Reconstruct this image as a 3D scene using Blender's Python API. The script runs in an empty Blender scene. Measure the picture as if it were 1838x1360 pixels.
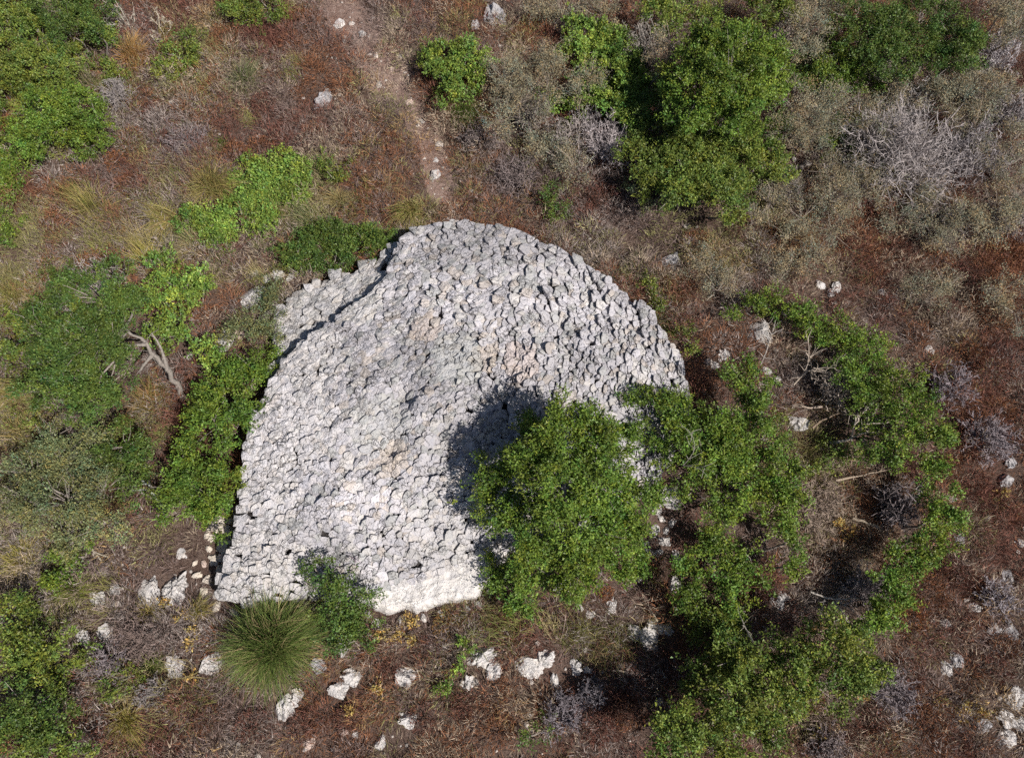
import bpy, math
import numpy as np
from mathutils import Vector

# ------------------------------------------------------------------ camera, world, sun, exposure
scene = bpy.context.scene
W0, H0 = 1838.0, 1360.0                      # photograph size: the tables below are read off it
FOV = math.radians(70.0)
FPX = W0 / 2 / math.tan(FOV / 2)
TILT = math.radians(20.0)                    # off the vertical
DIST = 13.1
CAM = np.array([0.0, -DIST * math.sin(TILT), DIST * math.cos(TILT)])
FWD = np.array([0.0, math.sin(TILT), -math.cos(TILT)])
UPV = np.array([0.0, math.cos(TILT), math.sin(TILT)])
RGT = np.array([1.0, 0.0, 0.0])
cd = bpy.data.cameras.new('camera'); cam = bpy.data.objects.new('camera', cd)
scene.collection.objects.link(cam)
cam.location = CAM; cam.rotation_euler = (TILT, 0, 0)
cd.sensor_fit = 'HORIZONTAL'; cd.angle = FOV; cd.clip_end = 3000; cd.clip_start = 0.1
scene.camera = cam

SUN_EL = math.radians(50.0)
sh = np.array([-0.80, 0.60])                 # shadows fall up and to the left
sx, sy = -sh
w = bpy.data.worlds.new('World'); scene.world = w; w.use_nodes = True
nt = w.node_tree
sky = nt.nodes.new('ShaderNodeTexSky'); sky.sky_type = 'NISHITA'; sky.sun_disc = False
sky.sun_elevation = SUN_EL; sky.sun_rotation = math.atan2(sx, sy)
bg = nt.nodes['Background']; bg.inputs['Strength'].default_value = 0.05
nt.links.new(sky.outputs[0], bg.inputs['Color'])
sl = bpy.data.lights.new('sun', 'SUN'); sl.energy = 4.9; sl.angle = math.radians(0.53); sl.color = (1.0, 0.955, 0.89)
sun = bpy.data.objects.new('sun', sl); scene.collection.objects.link(sun)
tosun = Vector((sx * math.cos(SUN_EL), sy * math.cos(SUN_EL), math.sin(SUN_EL)))
sun.rotation_euler = tosun.to_track_quat('Z', 'Y').to_euler(); sun.location = tosun * 60
scene.view_settings.view_transform = 'Standard'; scene.view_settings.look = 'None'
scene.view_settings.exposure = 0.22; scene.view_settings.gamma = 1.0
scene.view_settings.use_curve_mapping = False
scene.render.engine = 'CYCLES'
scene.cycles.use_denoising = False
scene.cycles.max_bounces = 4; scene.cycles.diffuse_bounces = 3; scene.cycles.use_adaptive_sampling = True; scene.cycles.adaptive_threshold = 0.03; scene.cycles.transparent_max_bounces = 4
scene.cycles.caustics_reflective = False; scene.cycles.caustics_refractive = False

# ------------------------------------------------------------------ helpers
rng = np.random.default_rng(11)
C = scene.collection

def ray(px, py):
    d = FWD + RGT * ((px - W0 / 2) / FPX) + UPV * (-(py - H0 / 2) / FPX)
    return d

def P(px, py, z=0.0):
    """the place at height z that the photograph shows at this pixel"""
    d = ray(px, py); t = (z - CAM[2]) / d[2]
    return CAM + d * t

def mpp(px, py, z=0.0):
    return (P(px, py, z) - CAM).dot(FWD) / FPX

def to_px(p):
    q = np.atleast_2d(p) - CAM
    dep = q @ FWD
    return np.stack([W0 / 2 + FPX * (q @ RGT) / dep, H0 / 2 - FPX * (q @ UPV) / dep], 1)

def lin(r, g, b):
    c = np.array([r, g, b], float) / 255.0
    return np.where(c <= 0.04045, c / 12.92, ((c + 0.055) / 1.055) ** 2.4)

def _hash(i, j, k, seed):
    n = (i * 374761393 + j * 668265263 + k * 2147483647 + seed * 1274126177) & 0xFFFFFFFF
    n = ((n ^ (n >> 13)) * 1274126177) & 0xFFFFFFFF
    return ((n ^ (n >> 16)) & 0xFFFF) / 65535.0

def vnoise(p, seed=0):
    p = np.asarray(p, float); i = np.floor(p).astype(np.int64); f = p - i; f = f * f * (3 - 2 * f)
    out = 0
    for a in (0, 1):
        for b in (0, 1):
            for c in (0, 1):
                wgt = (f[..., 0] if a else 1 - f[..., 0]) * (f[..., 1] if b else 1 - f[..., 1]) * (f[..., 2] if c else 1 - f[..., 2])
                out = out + wgt * _hash(i[..., 0] + a, i[..., 1] + b, i[..., 2] + c, seed)
    return out

def noise2(x, y, s, seed=0):
    x = np.asarray(x, float); y = np.asarray(y, float)
    return vnoise(np.stack([x * s, y * s, np.zeros_like(x) + 0.37], -1), seed)

def gz(x, y):
    x = np.asarray(x, float); y = np.asarray(y, float)
    r = np.sqrt(x * x + y * y); fade = np.clip(1.0 - (r - 20) / 60, 0.0, 1)
    return (0.36 * (noise2(x, y, 0.28, 1) - 0.5) + 0.16 * (noise2(x, y, 0.9, 2) - 0.5) + 0.05 * (noise2(x, y, 3.1, 3) - 0.5)) * fade - 0.03

def unit(v):
    return v / np.maximum(np.linalg.norm(v, axis=-1, keepdims=True), 1e-9)

def rdir(n):
    return unit(rng.normal(size=(n, 3)))

def mesh(name, verts, faces, col=None, mat=None, smooth=False):
    """faces: (n,3) or (n,4) int array, or a list of such arrays"""
    if not isinstance(faces, list): faces = [faces]
    faces = [np.asarray(f) for f in faces if len(f)]
    me = bpy.data.meshes.new(name)
    v = np.ascontiguousarray(verts, dtype=np.float32)
    me.vertices.add(len(v)); me.vertices.foreach_set('co', v.ravel())
    idx = np.concatenate([f.ravel() for f in faces]).astype(np.int32)
    cnt = np.concatenate([np.full(len(f), f.shape[1]) for f in faces]).astype(np.int32)
    st = np.concatenate([[0], np.cumsum(cnt)[:-1]]).astype(np.int32)
    me.loops.add(len(idx)); me.loops.foreach_set('vertex_index', idx)
    me.polygons.add(len(cnt)); me.polygons.foreach_set('loop_start', st)
    me.polygons.foreach_set('use_smooth', np.full(len(cnt), smooth))
    if col is not None:
        a = me.attributes.new('col', 'FLOAT_COLOR', 'POINT')
        c4 = np.ones((len(v), 4), np.float32); c4[:, :3] = col
        a.data.foreach_set('color', c4.ravel())
    me.update(calc_edges=True)
    if mat: me.materials.append(mat)
    return me

def put(name, me, loc=(0, 0, 0), parent=None):
    o = bpy.data.objects.new(name, me); C.objects.link(o)
    o.location = loc
    if parent is not None: o.parent = parent
    return o

LABELS = {}
def tag(o, label, cat, group=None, kind=None):
    if label:
        if label in LABELS: print('SAME LABEL:', label, o.name, LABELS[label])
        LABELS[label] = o.name; o['label'] = label
    if cat: o['category'] = cat
    if group: o['group'] = group
    if kind: o['kind'] = kind
    return o

def thing(name, label, cat, loc, group=None):
    o = bpy.data.objects.new(name, None); C.objects.link(o); o.location = loc; o.empty_display_size = 0.2
    return tag(o, label, cat, group)

# ------------------------------------------------------------------ materials
def newmat(name):
    m = bpy.data.materials.new(name); m.use_nodes = True
    n = m.node_tree.nodes; b = n['Principled BSDF']; out = n['Material Output']
    return m, n, m.node_tree.links, b, out

def attr(n):
    a = n.new('ShaderNodeAttribute'); a.attribute_name = 'col'; return a

def leaf_mat(name, trans=0.22, rough=0.5, spec=0.35):
    m, n, l, b, out = newmat(name)
    a = attr(n); l.new(a.outputs['Color'], b.inputs['Base Color'])
    b.inputs['Roughness'].default_value = rough; b.inputs['Specular IOR Level'].default_value = spec
    t = n.new('ShaderNodeBsdfTranslucent'); l.new(a.outputs['Color'], t.inputs['Color'])
    mx = n.new('ShaderNodeMixShader'); mx.inputs[0].default_value = trans
    l.new(b.outputs[0], mx.inputs[1]); l.new(t.outputs[0], mx.inputs[2]); l.new(mx.outputs[0], out.inputs['Surface'])
    return m

def twig_mat(name):
    m, n, l, b, out = newmat(name)
    a = attr(n); nz = n.new('ShaderNodeTexNoise'); nz.inputs['Scale'].default_value = 38; nz.inputs['Detail'].default_value = 4
    tc = n.new('ShaderNodeTexCoord'); l.new(tc.outputs['Object'], nz.inputs['Vector'])
    mr = n.new('ShaderNodeMapRange'); mr.inputs[1].default_value = .25; mr.inputs[2].default_value = .75; mr.inputs[3].default_value = .6; mr.inputs[4].default_value = 1.25
    l.new(nz.outputs['Fac'], mr.inputs[0])
    mx = n.new('ShaderNodeVectorMath'); mx.operation = 'SCALE'; l.new(a.outputs['Color'], mx.inputs[0]); l.new(mr.outputs[0], mx.inputs['Scale'])
    l.new(mx.outputs[0], b.inputs['Base Color']); b.inputs['Roughness'].default_value = 0.85; b.inputs['Specular IOR Level'].default_value = 0.2
    return m

def rock_mat(name, pit=1.0, bumpd=0.02, speck=0.55, crack=.75):
    """weathered limestone: own colour, warm and grey blotches, lichen specks, pits and fine cracks"""
    m, n, l, b, out = newmat(name)
    a = attr(n); tc = n.new('ShaderNodeTexCoord'); geo = n.new('ShaderNodeNewGeometry')
    pos = geo.outputs['Position']
    def noise(scale, detail, rough=0.6):
        t = n.new('ShaderNodeTexNoise'); t.inputs['Scale'].default_value = scale; t.inputs['Detail'].default_value = detail
        t.inputs['Roughness'].default_value = rough; l.new(pos, t.inputs['Vector']); return t
    def rangemap(src, a0, a1, b0, b1):
        r = n.new('ShaderNodeMapRange'); r.inputs[1].default_value = a0; r.inputs[2].default_value = a1
        r.inputs[3].default_value = b0; r.inputs[4].default_value = b1; l.new(src, r.inputs[0]); return r
    n1 = noise(9, 6); n2 = noise(46, 5, 0.65); n3 = noise(3.2, 3)
    v = n.new('ShaderNodeTexVoronoi'); v.inputs['Scale'].default_value = 24; l.new(pos, v.inputs['Vector'])
    # slow warm/cool blotches
    mixc = n.new('ShaderNodeMix'); mixc.data_type = 'RGBA'; mixc.blend_type = 'MULTIPLY'
    ramp = n.new('ShaderNodeValToRGB'); cr = ramp.color_ramp
    cr.elements[0].position = 0.3; cr.elements[0].color = (0.80, 0.80, 0.84, 1)
    cr.elements[1].position = 0.72; cr.elements[1].color = (1.05, 1.0, 0.95, 1)
    l.new(n1.outputs['Fac'], ramp.inputs[0]); mixc.inputs[0].default_value = 0.85
    l.new(a.outputs['Color'], mixc.inputs[6]); l.new(ramp.outputs[0], mixc.inputs[7])
    # dark lichen specks
    sp = rangemap(n2.outputs['Fac'], 0.60, 0.68, 0, speck)
    mix2 = n.new('ShaderNodeMix'); mix2.data_type = 'RGBA'
    l.new(sp.outputs[0], mix2.inputs[0]); l.new(mixc.outputs[2], mix2.inputs[6]); mix2.inputs[7].default_value = (0.10, 0.10, 0.10, 1)
    b.inputs['Roughness'].default_value = 0.92; b.inputs['Specular IOR Level'].default_value = 0.15
    # fissures: warped hairline cracks, the shade in them painted into the colour
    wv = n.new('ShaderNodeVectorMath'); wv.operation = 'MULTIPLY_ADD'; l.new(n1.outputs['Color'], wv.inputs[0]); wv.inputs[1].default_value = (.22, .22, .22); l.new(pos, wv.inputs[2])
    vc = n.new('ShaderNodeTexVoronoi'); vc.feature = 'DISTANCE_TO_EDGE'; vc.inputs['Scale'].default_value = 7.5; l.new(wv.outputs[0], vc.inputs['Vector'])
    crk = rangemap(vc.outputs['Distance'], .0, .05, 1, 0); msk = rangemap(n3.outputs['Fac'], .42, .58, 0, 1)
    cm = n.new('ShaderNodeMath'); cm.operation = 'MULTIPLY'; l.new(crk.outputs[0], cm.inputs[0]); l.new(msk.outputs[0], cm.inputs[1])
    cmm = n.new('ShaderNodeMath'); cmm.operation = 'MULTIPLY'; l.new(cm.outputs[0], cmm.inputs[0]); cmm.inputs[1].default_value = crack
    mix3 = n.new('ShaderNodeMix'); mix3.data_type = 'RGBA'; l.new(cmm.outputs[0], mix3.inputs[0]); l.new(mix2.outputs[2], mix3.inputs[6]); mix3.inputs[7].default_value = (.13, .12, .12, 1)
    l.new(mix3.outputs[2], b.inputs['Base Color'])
    # relief: lumps, grains, pits
    pitr = rangemap(v.outputs['Distance'], 0.05, 0.4, 0, 1)
    add = n.new('ShaderNodeMath'); add.operation = 'MULTIPLY_ADD'
    l.new(n1.outputs['Fac'], add.inputs[0]); add.inputs[1].default_value = 1.6; 
    mul = n.new('ShaderNodeMath'); mul.operation = 'MULTIPLY'; l.new(pitr.outputs[0], mul.inputs[0]); mul.inputs[1].default_value = 0.45 * pit
    l.new(mul.outputs[0], add.inputs[2])
    add2 = n.new('ShaderNodeMath'); add2.operation = 'MULTIPLY_ADD'; l.new(n2.outputs['Fac'], add2.inputs[0]); add2.inputs[1].default_value = -0.9
    l.new(add.outputs[0], add2.inputs[2])
    add3 = n.new('ShaderNodeMath'); add3.operation = 'MULTIPLY_ADD'; l.new(cmm.outputs[0], add3.inputs[0]); add3.inputs[1].default_value = -1.6; l.new(add2.outputs[0], add3.inputs[2])
    bp = n.new('ShaderNodeBump'); bp.inputs['Strength'].default_value = 0.9; bp.inputs['Distance'].default_value = bumpd
    l.new(add3.outputs[0], bp.inputs['Height']); l.new(bp.outputs[0], b.inputs['Normal'])
    return m

def soil_mat(name, base, alt, light):
    m, n, l, b, out = newmat(name)
    geo = n.new('ShaderNodeNewGeometry'); pos = geo.outputs['Position']
    def noise(scale, detail):
        t = n.new('ShaderNodeTexNoise'); t.inputs['Scale'].default_value = scale; t.inputs['Detail'].default_value = detail
        t.inputs['Roughness'].default_value = 0.65; l.new(pos, t.inputs['Vector']); return t
    n1 = noise(0.9, 7); n2 = noise(11, 8); n3 = noise(60, 4)
    r1 = n.new('ShaderNodeValToRGB'); r1.color_ramp.elements[0].position = .38; r1.color_ramp.elements[1].position = .62
    r1.color_ramp.elements[0].color = (*base, 1); r1.color_ramp.elements[1].color = (*alt, 1); l.new(n1.outputs['Fac'], r1.inputs[0])
    r2 = n.new('ShaderNodeMapRange'); r2.inputs[1].default_value = .5; r2.inputs[2].default_value = .72; r2.inputs[4].default_value = .8; l.new(n2.outputs['Fac'], r2.inputs[0])
    mx = n.new('ShaderNodeMix'); mx.data_type = 'RGBA'; l.new(r2.outputs[0], mx.inputs[0]); l.new(r1.outputs[0], mx.inputs[6]); mx.inputs[7].default_value = (*light, 1)
    r3 = n.new('ShaderNodeMapRange'); r3.inputs[1].default_value = .3; r3.inputs[2].default_value = .7; r3.inputs[3].default_value = .55; r3.inputs[4].default_value = 1.3; l.new(n3.outputs['Fac'], r3.inputs[0])
    vm = n.new('ShaderNodeVectorMath'); vm.operation = 'SCALE'; l.new(mx.outputs[2], vm.inputs[0]); l.new(r3.outputs[0], vm.inputs['Scale'])
    l.new(vm.outputs[0], b.inputs['Base Color']); b.inputs['Roughness'].default_value = 0.95; b.inputs['Specular IOR Level'].default_value = 0.1
    ad = n.new('ShaderNodeMath'); ad.operation = 'ADD'; l.new(n2.outputs['Fac'], ad.inputs[0]); l.new(n3.outputs['Fac'], ad.inputs[1])
    bp = n.new('ShaderNodeBump'); bp.inputs['Distance'].default_value = 0.035; l.new(ad.outputs[0], bp.inputs['Height']); l.new(bp.outputs[0], b.inputs['Normal'])
    return m

M_LEAF = leaf_mat('leaf'); M_DRYLEAF = leaf_mat('dry_leaf', 0.15, 0.75, 0.15); M_BLADE = leaf_mat('grass_blade', 0.2, 0.6, 0.25)
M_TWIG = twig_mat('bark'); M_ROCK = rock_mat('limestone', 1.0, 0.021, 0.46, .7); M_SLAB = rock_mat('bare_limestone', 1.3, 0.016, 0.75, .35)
M_SOIL = soil_mat('soil', (0.115, 0.075, 0.060), (0.155, 0.105, 0.085), (0.28, 0.21, 0.175))
M_PATH = soil_mat('path_soil', (0.25, 0.165, 0.135), (0.32, 0.22, 0.185), (0.48, 0.37, 0.32))
M_CORE = soil_mat('mound_fill', (0.05, 0.045, 0.045), (0.07, 0.06, 0.06), (0.12, 0.11, 0.11))

# ------------------------------------------------------------------ the mound's shape (needed by the ground scatter)
RIM = [  # photograph pixel of the rim and its height there
    (380, 1068, .38), (392, 1032, .42), (413, 985, .50), (424, 905, .58), (429, 860, .62), (437, 800, .66), (452, 745, .70),
    (476, 698, .72), (507, 648, .72), (545, 610, .72), (600, 570, .72), (652, 532, .72), (690, 500, .72), (703, 462, .72), (712, 434, .72), (742, 408, .70),
    (800, 396, .68), (826, 391, .66), (872, 400, .62), (912, 406, .60), (962, 426, .56), (1010, 446, .52), (1052, 470, .48),
    (1092, 500, .45), (1132, 534, .42), (1166, 546, .40), (1188, 584, .40), (1206, 614, .40), (1234, 655, .40), (1232, 690, .38),
    (1243, 722, .36), (1225, 790, .34), (1190, 850, .32), (1135, 915, .30), (1060, 960, .28), (985, 985, .26), (915, 985, .22),
    (850, 1010, .18), (770, 1038, .16), (690, 1062, .16), (640, 1084, .18), (560, 1074, .24), (480, 1084, .30), (415, 1085, .36)]
MC = P(800, 730, 0.9)[:2]; APEX = 1.12
_rp = np.array([P(a, b, c) for a, b, c in RIM])
_th = np.arctan2(_rp[:, 1] - MC[1], _rp[:, 0] - MC[0]); _rr = np.hypot(_rp[:, 1] - MC[1], _rp[:, 0] - MC[0])
_o = np.argsort(_th); _th = _th[_o]; _rr = _rr[_o]; _rz = _rp[_o, 2]
_th3 = np.concatenate([_th - 2 * math.pi, _th, _th + 2 * math.pi]); _rr3 = np.tile(_rr, 3); _rz3 = np.tile(_rz, 3)
def mound_polar(x, y):
    dx = np.asarray(x) - MC[0]; dy = np.asarray(y) - MC[1]; t = np.arctan2(dy, dx)
    return np.hypot(dx, dy) / np.interp(t, _th3, _rr3), np.interp(t, _th3, _rz3)
def mz(x, y):
    r, zr = mound_polar(x, y)
    r = np.clip(r, 0, 1.05)
    z = zr + (APEX - zr) * np.clip(1 - r ** 1.9, -0.05, 1) ** 1.0
    for (a, b, rr, dp) in DIPS: z = z - dp * np.exp(-((x - a) ** 2 + (y - b) ** 2) / (rr * rr))
    return z + (0.26 * (noise2(x, y, 0.8, 21) - 0.5) + .10 * (noise2(x, y, 2.2, 22) - .5)) * (1 - r ** 4)
DIPS = [(*P(a, b, 1.0)[:2], c, d) for a, b, c, d in [(700, 800, .28, .22), (725, 715, .22, .16), (560, 990, .3, .18), (1150, 560, .2, .14), (1000, 570, .35, .10), (640, 850, .4, .12), (800, 790, .3, .16)]]
def in_mound(x, y, k=1.0):
    return mound_polar(x, y)[0] < k

def in_poly(x, y, poly):
    x = np.asarray(x); y = np.asarray(y); ins = np.zeros(x.shape, bool); n = len(poly)
    for i in range(n):
        x0, y0 = poly[i][0], poly[i][1]; x1, y1 = poly[(i + 1) % n][0], poly[(i + 1) % n][1]
        cnd = (y0 > y) != (y1 > y)
        ins ^= cnd & (x < (x1 - x0) * (y - y0) / (y1 - y0 + 1e-12) + x0)
    return ins
LEDGE_PX = [(492, 548), (520, 520), (556, 500), (600, 488), (645, 470), (690, 446), (712, 440), (720, 470), (690, 515), (640, 560), (580, 600), (530, 645), (500, 650), (490, 605)]
LEDGE = [P(a, b, .5)[:2] for a, b in LEDGE_PX]
SLAB_PX = [(640, 1070), (668, 1098), (690, 1108), (735, 1097), (790, 1084), (850, 1069), (874, 1048), (900, 1016), (928, 992), (915, 970), (870, 965), (800, 990), (720, 1020), (660, 1045)]
SLAB = [P(a, b, .18)[:2] for a, b in SLAB_PX]
PATH_PX = [(575, -120, 46), (600, 0, 44), (640, 50, 42), (680, 110, 40), (715, 165, 36), (750, 215, 28), (775, 270, 24), (795, 330, 24), (800, 385, 18)]

def path_dist(x, y):
    """distance to the path's centre line over its half width"""
    best = np.full(np.shape(x), 9.0)
    pts = [(*P(a, b)[:2], r * mpp(a, b)) for a, b, r in PATH_PX]
    for (x0, y0, r0), (x1, y1, r1) in zip(pts[:-1], pts[1:]):
        t = np.clip(((x - x0) * (x1 - x0) + (y - y0) * (y1 - y0)) / ((x1 - x0) ** 2 + (y1 - y0) ** 2), 0, 1)
        d = np.hypot(x - (x0 + t * (x1 - x0)), y - (y0 + t * (y1 - y0))) / (r0 + t * (r1 - r0))
        best = np.minimum(best, d)
    return best

# ------------------------------------------------------------------ ground and path
def grid_mesh(xs, ys, zf, name, mat, keep=None, smooth=True):
    X, Y = np.meshgrid(xs, ys); Z = zf(X, Y)
    v = np.stack([X, Y, Z], -1).reshape(-1, 3); nx = len(xs)
    i = (np.arange(len(ys) - 1)[:, None] * nx + np.arange(nx - 1)[None]).ravel()
    f = np.stack([i, i + 1, i + nx + 1, i + nx], 1)
    if keep is not None:
        k = keep(v[:, 0], v[:, 1]); f = f[k[f].any(1)]
        used = np.unique(f); mp = np.zeros(len(v), int); mp[used] = np.arange(len(used)); v = v[used]; f = mp[f]
    return mesh(name, v, f, None, mat, smooth)

far = np.array([16, 18, 21, 26, 34, 48, 75, 130, 250, 600.0])
xs = np.concatenate([-far[::-1], np.arange(-15, 15.01, 0.14), far]); ys = np.concatenate([-far[::-1], np.arange(-11, 14.01, 0.14), far])
ground = put('ground', grid_mesh(xs, ys, gz, 'ground', M_SOIL)); tag(ground, 'reddish brown stony soil under the scrub', None, kind='structure')
pk = lambda x, y: path_dist(x, y) + 0.9 * (noise2(x, y, 2.3, 8) - 0.5) + 0.5 * (noise2(x, y, 7, 9) - 0.5) < 0.85
x0, x1 = P(500, 0)[0] - 1, P(820, 390)[0] + 1; y0, y1 = P(800, 400)[1], P(600, -100)[1]
path = put('path', grid_mesh(np.arange(x0, x1, .05), np.arange(y0, y1, .05), lambda x, y: gz(x, y) + 0.006, 'path', M_PATH, pk))
tag(path, 'bare pinkish footpath leading up from the mound through brown scrub', None, kind='structure')

# ------------------------------------------------------------------ stones
def grain(pts):
    """stones lie long-side along a slowly turning direction; the local metric at each point"""
    px = to_px(np.column_stack([pts, np.full(len(pts), .9)]))[:, 0]
    an = np.radians(np.interp(px, [420, 800, 1180], [14, 42, 74]) + 26 * (noise2(pts[:, 0], pts[:, 1], .8, 71) - .5))
    c, s_, k = np.cos(an), np.sin(an), 1.22
    return np.stack([np.stack([c / k, s_ / k], 1), np.stack([-s_ * k, c * k], 1)], 1)

def clip_cell(p, others, G, maxr=1.0):
    poly = [(p[0] - maxr, p[1] - maxr), (p[0] + maxr, p[1] - maxr), (p[0] + maxr, p[1] + maxr), (p[0] - maxr, p[1] + maxr)]
    for q in others:
        dx, dy = q[0] - p[0], q[1] - p[1]; nx, ny = G[0, 0] * dx + G[0, 1] * dy, G[1, 0] * dx + G[1, 1] * dy; c = (nx * (p[0] + q[0]) + ny * (p[1] + q[1])) / 2
        new = []
        for i in range(len(poly)):
            a, b = poly[i], poly[(i + 1) % len(poly)]
            da, db = a[0] * nx + a[1] * ny - c, b[0] * nx + b[1] * ny - c
            if da <= 0: new.append(a)
            if (da < 0 < db) or (db < 0 < da):
                t = da / (da - db); new.append((a[0] + (b[0] - a[0]) * t, a[1] + (b[1] - a[1]) * t))
        poly = new
        if len(poly) < 3: return None
    return np.array(poly)

def poisson(cand, rad, cell=0.5):
    """variable-radius dart throwing in the stones' own metric"""
    pts, rs, Ms, g = [], [], [], {}; RR = rad(cand); MM = grain(cand)
    for p, r, M_ in zip(cand.tolist(), RR.tolist(), MM.tolist()):
        gi, gj = int(p[0] // cell), int(p[1] // cell); (m00, m01), (m10, m11) = M_; ok = True
        for a in (-1, 0, 1):
            for b in (-1, 0, 1):
                for k in g.get((gi + a, gj + b), ()):
                    dx, dy = pts[k][0] - p[0], pts[k][1] - p[1]
                    if (m00 * dx + m01 * dy) ** 2 + (m10 * dx + m11 * dy) ** 2 < (rs[k] + r) ** 2: ok = False; break
                if not ok: break
            if not ok: break
        if ok:
            g.setdefault((gi, gj), []).append(len(pts)); pts.append(p); rs.append(r); Ms.append(np.array(M_))
    return np.array(pts), np.array(rs), Ms

FACES = {}
def ring_faces(n, kr):
    if (n, kr) not in FACES:
        FACES[(n, kr)] = (np.array([(k * n + i, k * n + (i + 1) % n, (k + 1) * n + (i + 1) % n, (k + 1) * n + i) for k in range(kr - 1) for i in range(n)]),
                          np.array([((kr - 1) * n + i, (kr - 1) * n + (i + 1) % n, kr * n) for i in range(n)]))
    return FACES[(n, kr)]

def stone_geo(poly, z0, gx, gy, thick, gap, rough, n=12):
    """one stone filling a cell: broken rim, shoulder, rough top"""
    c = poly.mean(0); m = len(poly); mid = (poly + np.roll(poly, -1, 0)) / 2; n = 2 * m
    mid = c + (mid - c) * rng.uniform(.86, 1.10, (m, 1)); ring = np.empty((n, 2)); ring[0::2] = poly; ring[1::2] = mid
    d = ring - c; r = np.hypot(d[:, 0], d[:, 1])[:, None]
    d = d * (1 - gap / np.maximum(r, .03)); d[0::2] *= rng.uniform(.82, 1.02, (m, 1))
    size = float(r.mean()); o = int(rng.integers(50))
    rings = []
    for k, dz in ((.96, -thick), (1.03, -size * rng.uniform(.10, .3)), (.90, -size * .03), (.48, size * .03)):
        q = d * k * (1 + rng.uniform(-.06, .06, (n, 1)))
        z = z0 + gx * q[:, 0] + gy * q[:, 1] + dz
        if dz > -thick: z = z + size * .46 * (noise2((q[:, 0] + c[0]) / size, (q[:, 1] + c[1]) / size, 1.3, o) - .5) + rng.normal(0, rough, n)
        rings.append(np.column_stack([q + c, z]))
    v = np.concatenate(rings + [np.array([[c[0], c[1], rings[-1][:, 2].mean() + rng.normal(0, rough)]])])
    f4, f3 = ring_faces(n, 4)
    return v, f4, f3

def stone_colour(c, zone=None):
    b = rng.uniform(.86, 1.06)
    col = np.array([.556, .542, .568]) * b
    k = rng.random()
    if k < .10: col = np.array([.55, .505, .475]) * b
    elif k < .26: col = np.array([.475, .475, .475]) * b
    elif k < .40: col = np.array([.60, .58, .57]) * b
    if len(c) > 2: col = col * (.74 + .44 * noise2(np.array(c[2]), np.array(c[3]), .9, 51)) * (.84 + .32 * noise2(np.array(c[2]), np.array(c[3]), 3.5, 52)) 
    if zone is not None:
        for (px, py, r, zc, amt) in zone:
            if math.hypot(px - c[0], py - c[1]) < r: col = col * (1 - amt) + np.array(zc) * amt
    return col

def join(geos, loc):
    vs, f4, f3, cs, off = [], [], [], [], 0
    for v, a, b, c in geos:
        vs.append(v - loc); f4.append(a + off); f3.append(b + off); cs.append(np.tile(c, (len(v), 1))); off += len(v)
    return np.concatenate(vs), [np.concatenate(f4), np.concatenate(f3)], np.concatenate(cs)

def bias(p):
    """stones lean on the ones uphill, so their uphill edge stands up"""
    d = MC + np.array([.4, .5]) - p; return d / max(np.hypot(*d), .3) * .17 + np.array([-.12, .085])

def build_stones(root, loc, inside, zf, bounds, rad, n_try, thick, named, zone=None, rest='stone_packing', edge=None, holes=.006):
    p = np.column_stack([rng.uniform(bounds[0], bounds[1], n_try), rng.uniform(bounds[2], bounds[3], n_try)])
    pts, rs, Ms = poisson(p[inside(p[:, 0], p[:, 1])], rad); pts = pts + rng.normal(0, .26, pts.shape) * rs[:, None]
    h = .07; X, Y = pts[:, 0], pts[:, 1]; Z0 = zf(X, Y); GX = np.clip((zf(X + h, Y) - zf(X - h, Y)) / (2 * h), -.8, .8); GY = np.clip((zf(X, Y + h) - zf(X, Y - h)) / (2 * h), -.8, .8)
    geos = []
    for i, p in enumerate(pts):
        dd = np.hypot(X - p[0], Y - p[1]); nb = np.argpartition(dd, 24)[:25]; nb = nb[np.argsort(dd[nb])][1:]
        poly = clip_cell(p, pts[nb], Ms[i].T @ Ms[i], maxr=rs[i] * 2.2)
        if poly is None: continue
        if edge is not None: poly = edge(poly)
        area = 0.5 * abs(np.dot(poly[:, 0], np.roll(poly[:, 1], -1)) - np.dot(poly[:, 1], np.roll(poly[:, 0], -1)))
        pr = float(rng.random() < .28)                      # some stand proud of their neighbours
        tl = rng.normal(0, .14, 2) * (1 + .6 * pr) + bias(p) * (1 + pr); off = poly.mean(0) - p
        v, a, b = stone_geo(poly, Z0[i] + GX[i] * off[0] + GY[i] * off[1] + rng.normal(0, .012) + (.025 + .22 * rs[i]) * pr, GX[i] + tl[0], GY[i] + tl[1], thick, rng.uniform(-.034, .005), .003 + .02 * rs[i])
        px = to_px(v[-1])[0]
        if rng.random() < holes: continue
        geos.append((area, (v, a, b, stone_colour((*px, *v[-1][:2]), zone))))
    geos.sort(key=lambda t: -t[0])
    for k, (ar, g) in enumerate(geos[:named]):
        c = g[0].mean(0); v, f, cs = join([g], c)
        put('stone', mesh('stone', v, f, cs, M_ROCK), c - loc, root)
    if len(geos) > named:
        v, f, cs = join([g for _, g in geos[named:]], loc)
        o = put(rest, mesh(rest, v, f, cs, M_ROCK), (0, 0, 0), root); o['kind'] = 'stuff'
    print('stones', len(geos))

loc = np.array([MC[0], MC[1], 0.0])
mound = thing('stone_mound', 'low dome of tightly packed pale grey limestone rubble with a raised rim', 'stone mound', loc)
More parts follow.
